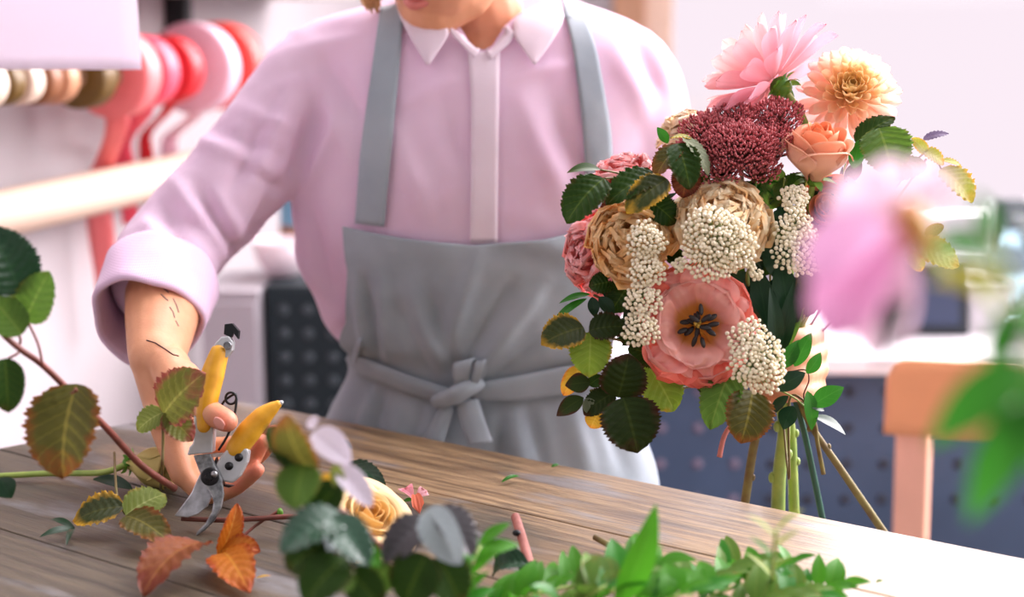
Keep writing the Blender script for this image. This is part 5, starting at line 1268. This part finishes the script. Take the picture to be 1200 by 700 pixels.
# dark cord tying the stems
mb = MB(); L = []
for k in range(25):
    a = lerp(-.2, pi + .2, k / 24); L.append(P(lerp(915, 948, k / 24), 391 - 25 * (k / 24) ** 1.3, 1.366 - .012 * sin(pi * k / 24)))
mb.tube(L, .0008, n=6); tag(mb.obj('binding_cord', plain('blue_grey_cord', rgb(62, 82, 96), .7)), 'thin dark cord over the knuckle of the hand holding the bouquet', 'cord')
# ================================================================== SHEARS, CUTTINGS AND FOREGROUND
def SD(v): return 1.267 + (628 - v) * .00015           # depth of the shears' plane at image row v
def poly3(pts, dz=0.0): return [P(u, v, SD(v) + dz) for u, v in pts]
M_steel = plain('scratched_steel', rgb(176, 178, 180), 0.32, metal=0.85, noise=0.5, nscale=160, bump=0.3, bscale=260, col2=rgb(96, 98, 100))
M_blade = plain('bright_blade_steel', rgb(214, 214, 220), 0.28, metal=0.75, noise=0.3, nscale=90, col2=rgb(150, 150, 154))
M_alu = plain('silver_alloy', rgb(196, 198, 200), 0.4, metal=0.6, noise=0.2, nscale=80)
M_yel = plain('worn_yellow_grip', rgb(226, 168, 40), 0.42, noise=0.35, nscale=70, col2=rgb(206, 146, 24))
M_blk = plain('black_oiled_steel', rgb(24, 26, 28), 0.35, metal=0.4, noise=0.2)
shears = empty('pruning_shears', P(245, 559, SD(559)), 'yellow handled steel pruning shears held open in the hand', 'pruning shears')
def slab(name, pts, dz, th, mat, par=shears, bev=.0012):
    mb = MB(); mb.prism(poly3(pts, dz), FW * th); o = mb.obj(name, mat, par, smooth_=False, bevel=bev); return o
def grip(name, path, rad, mat, par, fl=.72):
    L = catmull([Vector(p) for p in path], 6); R = [interp([(i / (len(rad) - 1), r) for i, r in enumerate(rad)], k / (len(L) - 1)) for k in range(len(L))]
    mb = MB(); mb.tube(L, R, n=18, round_=True, flat=1.0); return mb.obj(name, mat, par)
cb_ = slab('cutting_blade', [(234, 556), (244, 552), (249, 566), (248, 582), (243, 594), (232, 603), (220, 607), (204, 605), (214, 592), (224, 578)], .001, .0032, M_blade, bev=.0008)
hk = slab('hook_blade', [(226, 534), (247, 532), (252, 546), (260, 562), (262, 580), (259, 596), (251, 611), (240, 622), (229, 629), (231, 623), (241, 613), (248, 600), (250, 588), (246, 578), (240, 568), (233, 552)], -.0045, .005, M_steel)
slab('upper_body', [(227, 487), (250, 502), (249, 531), (219, 534), (222, 524), (226, 520)], -.003, .014, M_alu)
up = grip('upper_handle', [P(240, 500, SD(500) + .001), P(243, 470, SD(470) + .001), P(249, 440, SD(440) + .001), P(257, 414, SD(414) + .001)], [.0075, .0098, .0108, .0085], M_yel, shears)
slab('handle_cap', [(247, 414), (252, 402), (259, 395), (268, 394), (273, 401), (272, 411), (265, 420)], -.004, .012, M_alu)
mb = MB(); c = P(267, 405, SD(405) - .005); mb.tube([c, c + TOC * .003], [.0042, .0036], n=16); mb.obj('cap_rivet', M_steel, shears, bevel=.0004)
slab('locking_catch', [(262, 392), (263, 380), (272, 379), (280, 388), (279, 398), (273, 390), (271, 396)], -.002, .008, M_blk, bev=.0006)
lb = slab('lower_body', [(252, 546), (258, 536), (272, 519), (283, 521), (292, 529), (290, 542), (281, 559), (272, 567), (261, 565)], -.002, .012, M_alu, bev=.002)
slab('body_shadow_plate', [(249, 546), (253, 536), (262, 568), (274, 570), (268, 572), (258, 570)], .002, .008, M_blk, bev=.0006)
for (u, v) in ((280, 536.5), (268.5, 546.5)):
    mb = MB(); c = P(u, v, SD(v) - .0018); mb.tube([c, c + TOC * .0018], [.0040, .0034], n=16); mb.ball(c + TOC * .0016, (.0026, .0026, .0012), 8, 12, (RT, UPV, TOC)); mb.obj('screw', M_blk, lb)
mb = MB(); c = P(275, 524.5, SD(525) - .0018); mb.box(c, .004, .001, .0015); mb.obj('screw_slot', M_blk, lb)
grip('lower_handle', [P(277, 527, SD(527) + .005), P(292, 506, SD(506) + .005), P(309, 487, SD(487) + .004), P(325, 474.5, SD(475) + .003)], [.0098, .0110, .0090, .0040], M_yel, shears)
grip('handle_tip', [P(325, 474.5, SD(475) + .003), P(329.5, 472, SD(472) + .003)], [.0028, .0022], M_alu, shears)
mb = MB(); c = P(246, 559, SD(559) - .005); mb.tube([c, c + TOC * .003], [.0085, .0075], n=20); mb.tube([c + TOC * .003, c + TOC * .008], [.0042, .0036], n=6); mb.obj('pivot_bolt', M_blk, shears, bevel=.0004)
mb = MB(); c = P(251, 556, SD(556) - .0125); mb.ball(c, (.0032, .0032, .0022), 8, 12, (RT, UPV, TOC)); mb.obj('pivot_nut', M_steel, shears)
sp_ = [P(256, 528, SD(528) + .001), P(266, 512, SD(512)), P(273, 494, SD(494)), P(277, 472, SD(472)), P(276.5, 464, SD(464))]
for k in range(1, 33):
    a = 2 * pi * k / 15.0; sp_.append(P(270.6 + 6.3 * cos(a), 467 - 6.8 * sin(a), SD(467) + .0022 * (k / 15)))
sp_ += [P(263, 470, SD(470) + .006), P(258, 480, SD(480) + .006), P(252, 494, SD(494) + .005)]
mb = MB(); mb.tube(catmull(sp_, 3), .00115, n=8); mb.obj('spring', M_blk, shears)

# ---------------------------------------------------------------- bramble branch at the left
def branch(label, root, name='bramble_branch', cat='leafy branch', grp='cut leafy branches'):
    return empty(name, root, label, cat, grp)
D1 = 1.16
t = branch('leafy bramble branch with a red stem leaning in from the left frame edge', P(205, 574, 1.262))
stem(t, [P(-30, 352, 1.10), P(0, 388, 1.11), P(22, 408, 1.12), P(50, 428, 1.135), P(85, 462, 1.16), P(125, 502, 1.19), P(165, 545, 1.225), P(205, 573, 1.262)], .0022, M_stem_red, taper=1.5)
for b, e_ in (((33, 378), (50, 428)), ((20, 388), (22, 408)), ((10, 420), (24, 410)), ((14, 340), (-6, 380)), ((88, 456), (84, 461))):
    stem(t, [P(b[0], b[1], 1.12), P((b[0] + e_[0]) / 2 + 3, (b[1] + e_[1]) / 2, 1.125), P(e_[0], e_[1], 1.13)], .0011, M_stem_red, name='petiole')
pleaf(t, (24, 343), (-14, 266), 66, 'deep', 1.11, 1.09, n=(.2, .5, .8)); pleaf(t, (30, 377), (58, 318), 46, 'mid', 1.12, 1.11, n=(.3, .4, .9)); pleaf(t, (26, 392), (-12, 346), 42, 'mid', 1.11, n=(0, .5, .9)); pleaf(t, (6, 420), (10, 484), 40, 'dark', 1.11, n=(.3, .3, .9))
pleaf(t, (90, 450), (73, 562), 88, 'olive', 1.145, 1.13, n=(-.15, .45, .85), fold=.25)
pleaf(t, (0, 560), (14, 584), 26, 'deep', 1.18, bram=False)
t = branch('three-leaf bramble shoot with red edges in front of the wrist', PT(188, 574, .004))
stem(t, [P(191, 484, 1.245), P(191, 520, 1.25), P(190, 552, 1.258), PT(188, 574, .004)], .0013, M_stem_brown)
pleaf(t, (192, 486), (240, 438), 62, 'redgreen', 1.245, 1.225, n=(-.1, .3, .95)); pleaf(t, (192, 483), (161, 505), 32, 'pale', 1.245, n=(-.2, .5, .85)); pleaf(t, (193, 484), (226, 517), 34, 'redgreen', 1.243, n=(.1, .5, .85))
t = branch('three yellow green bramble leaves lying on the table left of the shear blades', PT(146, 604, .004))
stem(t, [PT(134, 530, .05), PT(135, 556, .035), PT(138, 585, .02), PT(147, 603, .006)], .0012, M_stem_brown)
def tleaf(par, b, e_, W, mat, hb=.012, he=.008, n=(0, .75, .66), **k):
    B, E_ = PT(b[0], b[1], hb), PT(e_[0], e_[1], he); d = proj(B)[2]
    return leaf(par, B, E_, px(W, d), V(*n), mat, **k)
tleaf(t, (145, 594), (86, 612), 52, 'edged', .024, .010, n=(-.1, .75, .66)); tleaf(t, (147, 604), (194, 580), 46, 'pale', .022, .030, n=(.1, .6, .8)); tleaf(t, (147, 605), (200, 637), 44, 'olive', .022, .012, n=(.1, .7, .7)); 
# cream rose lying at the left
rc = P(208, 552, 1.388); rose(rc, V(.95, -.12, .22), px(23, 1.40), px(62, 1.40), C(226, 200, 130), C(226, 204, 136), C(216, 200, 126), 41, 'cream rose lying on the table behind the hand with the shears', grp='roses lying on the table',
     stem_pts=[rc - V(.95, -.12, .22) * px(62, 1.4), PT(120, 554, .014), PT(60, 555, .008), PT(-30, 560, .006)], sr=.0032, openness=.25)
t = empty('leaf_cutting', PT(112, 566, .003), 'dark narrow leaf lying under the stem of the cream rose', 'leaf', 'clippings on the table')
tleaf(t, (156, 574), (108, 562), 17, 'deep', .006, .008, bram=False)
stem(t, [PT(156, 574, .006), PT(166, 580, .004)], .0008, M_stem, name='petiole')
t = empty('leaf_clipping', PT(88, 624, .003), 'dark three-fingered leaf clipping on the table at the left', 'leaf', 'clippings on the table')
for e_, w in (((60, 609), 9), ((46, 630), 11), ((78, 640), 8)): tleaf(t, (88, 620), e_, w, 'deep', .006, .006, bram=False)
# ---------------------------------------------------------------- the twig between the blades and its orange leaves
t = branch('red brown twig between the shear blades with orange autumn leaves', PT(215, 609, .01))
stem(t, [P(213, 608, 1.278), P(262, 610, 1.272), PT(305, 608, .018), PT(345, 606, .020), PT(392, 612, .02)], .0024, M_stem_red)
stem(t, [P(280, 633, 1.245), P(300, 616, 1.255), P(327, 599, 1.262)], .0014, M_stem_red, name='side_twig')
mb = MB(); mb.ball(P(328, 601, 1.262), (.003, .003, .0042), 8, 10); mb.obj('bud', M_sepal, t)
stem(t, [P(260, 647, 1.208), P(272, 636, 1.222), P(284, 620, 1.258)], .0011, M_stem_red, name='petiole')
pleaf(t, (240, 638), (168, 698), 62, 'russet', 1.19, 1.12, n=(-.3, .6, .75), fold=.3, bend=.15); pleaf(t, (262, 648), (292, 694), 48, 'orange', 1.205, 1.125, n=(.1, .55, .85)); pleaf(t, (260, 645), (305, 646), 34, 'orange', 1.208, 1.200, n=(.1, .7, .7)); pleaf(t, (257, 652), (278, 590), 26, 'orange', 1.21, 1.22, n=(.6, .2, .8), fold=.5)
for k, (b, e_) in enumerate((((284, 660), (298, 656)), ((300, 678), (318, 675)))):
    o = MB(); blade(o, PT(*b, .003), PT(*e_, .003), V(0, .8, .6), px(3, 1.2), prof_lance, 8, 4, .1, .1, seed=k); tag(o.obj('straw_scrap', LEAF['gold'], None), ('thin yellow straw scrap nearer the orange leaf tip' if k else 'thin yellow straw scrap beside the orange leaf, the upper one'), 'scrap', 'clippings on the table')
# ---------------------------------------------------------------- blurred leafy branch in front of the hand
t = branch('out of focus branch of dark and lilac leaves at the lower centre left', PT(452, 650, .01))
stem(t, [P(360, 560, 1.0), P(385, 590, 1.005), P(405, 602, 1.01), P(425, 620, 1.03), P(445, 642, 1.05), P(470, 690, 1.06)], .0022, M_stem_red)
for b, e_ in (((360, 548), (366, 566)), ((396, 552), (388, 592)), ((354, 548), (372, 574)), ((390, 612), (402, 602))): stem(t, [P(*b, .985), P(*e_, 1.0)], .0010, M_stem_red, name='petiole')
pleaf(t, (362, 550), (336, 486), 56, 'olive', .985, .965, n=(-.4, .5, .75)); pleaf(t, (356, 548), (312, 500), 40, 'dark', .985, n=(-.3, .7, .6))
pleaf(t, (368, 506), (410, 544), 34, 'lilac', .985, .98, n=(.1, .4, .9), fold=.35); pleaf(t, (362, 502), (372, 488), 12, 'lilac', .99)
pleaf(t, (356, 545), (345, 598), 52, 'mid', .98, .965, n=(-.1, .3, .95)); pleaf(t, (398, 568), (362, 612), 44, 'dark', .98, n=(0, .5, .85))
pleaf(t, (396, 548), (436, 594), 28, 'lilac', .985, .98, n=(.2, .4, .9), fold=.35); pleaf(t, (392, 545), (402, 582), 16, 'pale', .982); pleaf(t, (378, 556), (394, 572), 12, 'gold', .99)
pleaf(t, (404, 606), (328, 648), 56, 'teal', .965, .945, n=(-.1, .75, .65), fold=.3); pleaf(t, (388, 606), (432, 664), 46, 'teal', .96, .94, n=(.2, .6, .8)); pleaf(t, (404, 606), (384, 650), 34, 'silver', .962, n=(0, .8, .6), fold=.4); pleaf(t, (420, 640), (446, 664), 24, 'grass', .97, n=(0, .6, .8)); pleaf(t, (392, 668), (414, 692), 26, 'mid', .955, n=(0, .6, .8)); pleaf(t, (404, 654), (356, 708), 58, 'dark', .95, .93, n=(0, .6, .8)); pleaf(t, (380, 636), (336, 668), 50, 'dark', .96, n=(0, .4, .9)); pleaf(t, (410, 668), (448, 712), 44, 'dark', .96)
t = branch('out of focus branch of slate purple leaves at the bottom centre', PT(520, 700, .01))
stem(t, [P(446, 640, 1.03), P(480, 650, 1.0), P(520, 690, 1.0), P(540, 730, 1.02)], .002, M_stem_red)
pleaf(t, (502, 608), (450, 660), 48, 'slate', .99, .98, n=(-.2, .6, .8)); pleaf(t, (502, 596), (540, 662), 44, 'silver', .985, .97, n=(-.3, .4, .85), fold=.4); pleaf(t, (514, 594), (554, 652), 44, 'slate', .99, .98, n=(.4, .4, .8)); pleaf(t, (500, 650), (474, 708), 60, 'dark', .975, n=(0, .5, .85)); pleaf(t, (512, 652), (540, 708), 52, 'dark', .98, n=(.1, .5, .85)); pleaf(t, (455, 660), (436, 700), 34, 'mid', .98)
# bottom leafy sprigs
def spray(label, root, pts, leaves, mat, d, W=.42, seed=1, grp='green sprigs along the near edge of the table', name='green_sprig', smat=None):
    rr = random.Random(seed); t = empty(name, root, label, 'leaf sprig', grp)
    L = catmull([Vector(p) for p in pts], 8); stem(t, pts, .0014, smat or M_stem)
    for k in range(leaves):
        i = int(lerp(2, len(L) - 1, k / max(leaves - 1, 1))); o = L[i]; ax = (L[min(i + 1, len(L) - 1)] - L[i - 1]).normalized()
        a = (k % 2) * pi + rr.uniform(-.7, .7); s1 = ax.cross(Vector((0, 0, 1))).normalized(); s2 = s1.cross(ax)
        di = (ax * rr.uniform(.3, .8) + s1 * cos(a) + s2 * (abs(sin(a)) * .5 + rr.uniform(.05, .6))).normalized()
        l = rr.uniform(.75, 1.15) * d; E_ = o + di * l
        if E_.z < TZ + .004: E_.z = TZ + .004
        leaf(t, o, E_, l * W * rr.uniform(.8, 1.15), Vector((rr.uniform(-.4, .4), -.4, 1)), mat if rr.random() > .2 else 'gloss', bram=False, fold=.15)
    return t
spray('fresh green sprig with star-like leaves right of the slate purple leaves', PT(545, 720, .01), [PT(530, 725, .02), PT(545, 695, .05), PT(556, 665, .065), PT(562, 640, .075)], 13, 'grass', .030, .44, 1)
spray('low green sprig at the bottom edge below the upright pink twig', PT(640, 712, .006), [PT(560, 716, .006), PT(600, 704, .018), PT(640, 694, .024), PT(690, 682, .024)], 15, 'grass', .034, .36, 2)
spray('dense green sprig at the bottom edge around the long pointed leaf', PT(730, 712, .006), [PT(680, 716, .01), PT(715, 694, .024), PT(745, 676, .030), PT(775, 662, .034)], 17, 'grass', .036, .46, 3)
spray('green sprig at the bottom edge right of the long pointed leaf', PT(800, 716, .006), [PT(760, 718, .008), PT(800, 694, .020), PT(840, 676, .022), PT(872, 664, .024)], 17, 'mid', .034, .40, 4)
spray('small-leaved green sprig along the bottom edge near the brown twiglets', PT(860, 716, .006), [PT(812, 712, .008), PT(850, 692, .018), PT(890, 680, .02), PT(925, 668, .022)], 18, 'grass', .030, .40, 5)
spray('rightmost green sprig lying at the bottom edge of the table', PT(930, 720, .006), [PT(880, 722, .008), PT(920, 704, .012), PT(955, 694, .014), PT(985, 690, .014)], 14, 'grass', .032, .40, 6)
spray('pale thin-leaved grass sprig standing before the bright end of the table', PT(905, 672, .005), [PT(905, 684, .002), P(905, 680, 1.08), P(906, 664, 1.0), P(908, 640, .96), P(910, 622, .95)], 8, 'pale', .026, .16, 7, name='grass_sprig')
spray('bushy green sprig at the bottom edge just left of the long pointed leaf', PT(700, 720, .006), [PT(640, 722, .02), PT(676, 706, .04), PT(705, 690, .05), PT(728, 680, .05)], 15, 'mid', .034, .44, 11)
spray('bushy green sprig at the bottom edge just right of the long pointed leaf', PT(790, 720, .006), [PT(740, 726, .02), PT(775, 706, .036), PT(805, 694, .04), PT(835, 690, .036)], 16, 'grass', .034, .44, 12)
spray('low green sprig under the small-leaved one at the bottom right', PT(900, 724, .006), [PT(850, 726, .01), PT(890, 708, .02), PT(920, 700, .02), PT(948, 700, .016)], 14, 'mid', .032, .42, 13)
t = empty('pointed_leaf', PT(735, 700, .01), 'long bright green pointed leaf rising from the sprigs at the bottom', 'leaf')
pleaf(t, (722, 712), (769, 590), 34, 'grass', 1.02, 1.0, n=(.3, .3, .9), bram=False, fold=.2); pleaf(t, (742, 650), (778, 642), 17, 'mid', 1.03, n=(.1, .8, .6), bram=False); stem(t, [P(720, 716, 1.02), P(724, 700, 1.02)], .0012, M_stem)
# twigs, scraps and the peach rose
t = empty('cut_twig', PT(628, 700, .006), 'pinkish red cut twig lying upright towards the viewer in the middle', 'twig', 'cut twigs on the table')
M_pt = plain('pink_bark', rgb(176, 112, 100), 0.5, noise=.35, nscale=90, col2=rgb(140, 80, 70))
stem(t, [PT(604, 606, .028), PT(609, 622, .024), PT(616, 645, .016), PT(624, 675, .008), PT(630, 705, .006)], .0040, M_pt, n=12)
mb = MB(); mb.ball(PT(607, 625, .024) + V(-.5, .2, 1) * .003, (.0038, .003, .0028), 8, 10); mb.obj('bud', M_blk, t)
t = empty('cut_twig', PT(720, 645, .004), 'short brown twig lying right of the upright pink one', 'twig', 'cut twigs on the table')
stem(t, [PT(697, 630, .010), PT(720, 643, .008), PT(748, 662, .005)], .0026, M_stem_brown, n=10); mb = MB(); mb.ball(PT(730, 648, .010), (.003, .003, .002), 7, 8); mb.obj('node', M_stem_brown, t)
t = empty('cut_twig', PT(790, 690, .004), 'forked red brown twiglet among the green sprigs at the bottom', 'twig', 'cut twigs on the table')
stem(t, [PT(776, 700, .012), PT(790, 684, .014), PT(800, 666, .016)], .0016, M_stem_red); stem(t, [PT(788, 686, .014), PT(806, 690, .014)], .0012, M_stem_red, name='side_twig')
t = empty('crumpled_leaf', PT(600, 674, .004), 'dark crumpled leaf at the foot of the upright pink twig', 'leaf', 'clippings on the table')
tleaf(t, (620, 662), (578, 676), 40, 'deep', .020, .006, n=(0, .8, .6), fold=.6, bend=.25); tleaf(t, (616, 660), (626, 690), 26, 'deep', .018, .006, fold=.5)
pr = PT(434, 605, .036)
rose(pr + V(.45, .70, .55) * .012, V(.45, .70, .55), px(40, 1.27), px(38, 1.27), C(240, 196, 120), C(250, 222, 160), C(252, 228, 180), 43, 'peach yellow rose lying on the table behind the blurred leaves', grp='roses lying on the table', stem_pts=[pr - V(.45, .70, .55) * .018, PT(410, 618, .008), PT(380, 626, .005)], openness=2.4)
t = empty('petal_scrap', PT(486, 590, .003), 'crumpled pink petal scrap on the table right of the peach rose', 'petal', 'clippings on the table')
for k, (b, e_, w, cc) in enumerate((((488, 592), (474, 574), 18, C(250, 170, 184)), ((486, 588), (500, 576), 16, C(252, 190, 200)), ((486, 588), (492, 602), 14, C(224, 120, 90)))):
    mb = MB(); blade(mb, PT(*b, .004), PT(*e_, .012), V(0, .7, .7), px(w, 1.33), prof_fan, 10, 12, bend=.2, cup=.3, ruffle=.12, seed=k, col=lambda q, s, cc=cc: cc); mb.obj('petal', M_petal_soft, t)
tleaf(t, (484, 586), (472, 588), 6, 'gloss', .006, .004, bram=False)
def scrap(label, b, e_, w, mat):
    mb = MB(); B, E_ = PT(*b, .003), PT(*e_, .004); blade(mb, B, E_, V(0, .8, .6), px(w, proj(B)[2]), prof_lance, 12, 4, .2, .15); tag(mb.obj('leaf_scrap', LEAF[mat], None), label, 'leaf', 'clippings on the table')
scrap('thin green leaf scrap in the middle of the table', (587, 566), (610, 559), 6, 'gloss'); scrap('tiny green scrap near the table edge before the apron', (646, 548), (656, 545), 5, 'gloss'); scrap('tiny leaf scrap on the bright right end of the table', (1026, 683), (1036, 681), 4, 'mid')
t = empty('fallen_leaf', PT(430, 566, .004), 'dark teal leaf lying on the table behind the lilac leaves', 'leaf', 'clippings on the table')
tleaf(t, (404, 545), (452, 574), 26, 'deep', .012, .006, n=(.1, .8, .6), fold=.3); tleaf(t, (396, 520), (412, 526), 12, 'deep', .008, .006, bram=False); stem(t, [PT(404, 545, .012), PT(396, 540, .006)], .001, M_stem, name='petiole')

# ---------------------------------------------------------------- very near blurred flower and leaves at the right
DN = .56
M_lil = petalmat('lilac_petal', trans=.25, streak=.03)
t = empty('tulip', P(1072, 268, DN), 'large out of focus lilac pink flower nearest the viewer', 'flower')
for k, (b, e_, w, c0, c1, n_, dz) in enumerate((((1058, 262), (972, 402), 84, C(232, 172, 208), C(226, 160, 202), (-.4, .3, .85), -.012), ((1062, 256), (950, 330), 74, C(232, 180, 214), C(228, 168, 208), (-.5, .3, .8), -.02), ((1064, 262), (1016, 418), 62, C(240, 200, 220), C(244, 216, 228), (.0, .2, .98), .0), ((1058, 250), (1012, 200), 64, C(234, 200, 218), C(238, 212, 226), (-.2, .4, .9), .0), ((1068, 250), (1092, 194), 58, C(232, 186, 204), C(238, 206, 220), (.3, .4, .85), .008), ((1056, 258), (968, 246), 74, C(230, 196, 216), C(236, 208, 224), (-.3, .6, .7), .012), ((1064, 260), (1000, 372), 60, C(230, 168, 206), C(226, 160, 200), (-.1, .3, .9), .016))):
    mb = MB(); blade(mb, P(b[0], b[1], DN), P(e_[0], e_[1], DN + dz), V(*n_), px(w, DN), prof_petal, 18, 14, fold=0, bend=.14, cup=.55, ruffle=.02, seed=k, col=lambda q, s, c0=c0, c1=c1: mixc(mixc(C(226, 170, 120), c0, smooth(0, .3, q)), c1, q)); mb.obj('petal', M_lil, t)
mb = MB(); mb.tube([P(1084, 292, DN), P(1078, 276, DN), P(1070, 256, DN - .002), P(1062, 246, DN - .004)], [.004, .0062, .0066, .004], n=12, round_=True); mb.obj('calyx', plain('orange_green_calyx', rgb(196, 178, 80), .5, noise=.3, nscale=60, col2=rgb(214, 140, 80)), t)
stem(t, [P(1084, 292, DN), P(1106, 316, DN), P(1160, 356, DN + .01), P(1250, 470, .60), P(1330, 700, .74), PT(1400, 900, .003)], .0018, M_stem)
leaf(t, P(1074, 300, DN), P(1030, 440, DN - .01), px(30, DN), V(-.5, .1, .8), 'teal', bram=False)
t = empty('leafy_stem', P(1240, 470, .62), 'out of focus leafy stem with white buds along the right frame edge', 'leafy branch', 'cut leafy branches')
stem(t, [P(1150, 262, .54), P(1182, 330, .54), P(1206, 420, .55), P(1240, 520, .64), P(1330, 720, .76), PT(1390, 880, .003)], .0020, M_stem)
for b, e_, w, m, n_ in (((1160, 284), (1142, 226), 28, 'gloss', (.3, .1, .9)), ((1172, 300), (1086, 286), 46, 'gloss', (0, .6, .8)), ((1184, 334), (1090, 330), 34, 'yellow', (0, .5, .8)), ((1190, 360), (1160, 440), 34, 'gloss', (-.3, .1, .9)), ((1206, 424), (1088, 524), 54, 'gloss', (-.1, .5, .85)), ((1216, 460), (1134, 614), 52, 'gloss', (-.4, .2, .85)), ((1200, 400), (1230, 350), 40, 'gloss', (0, .3, 1)), ((1212, 440), (1216, 560), 40, 'gloss', (-.3, .3, .9))):
    pleaf(t, b, e_, w, m, .54, .535, n=n_, bram=False)
M_wb = plain('white_petal', rgb(250, 244, 246), .6, noise=.05, trans=.3)
for k, (u, v, r) in enumerate(((1188, 396, 24), (1182, 486, 20), (1152, 292, 14))):
    mb = MB(); c = P(u, v, .54); R = px(r, .54)
    for q in range(5):
        a = 2 * pi * q / 5 + k; d = (RT * cos(a) + UPV * sin(a)); blade(mb, c - d * R * .1, c + d * R + TOC * R * .3, (TOC * .8 - d * .4), R * .9, prof_petal, 10, 8, cup=.4, bend=.1, seed=q)
    mb.obj('bud', M_wb, t)
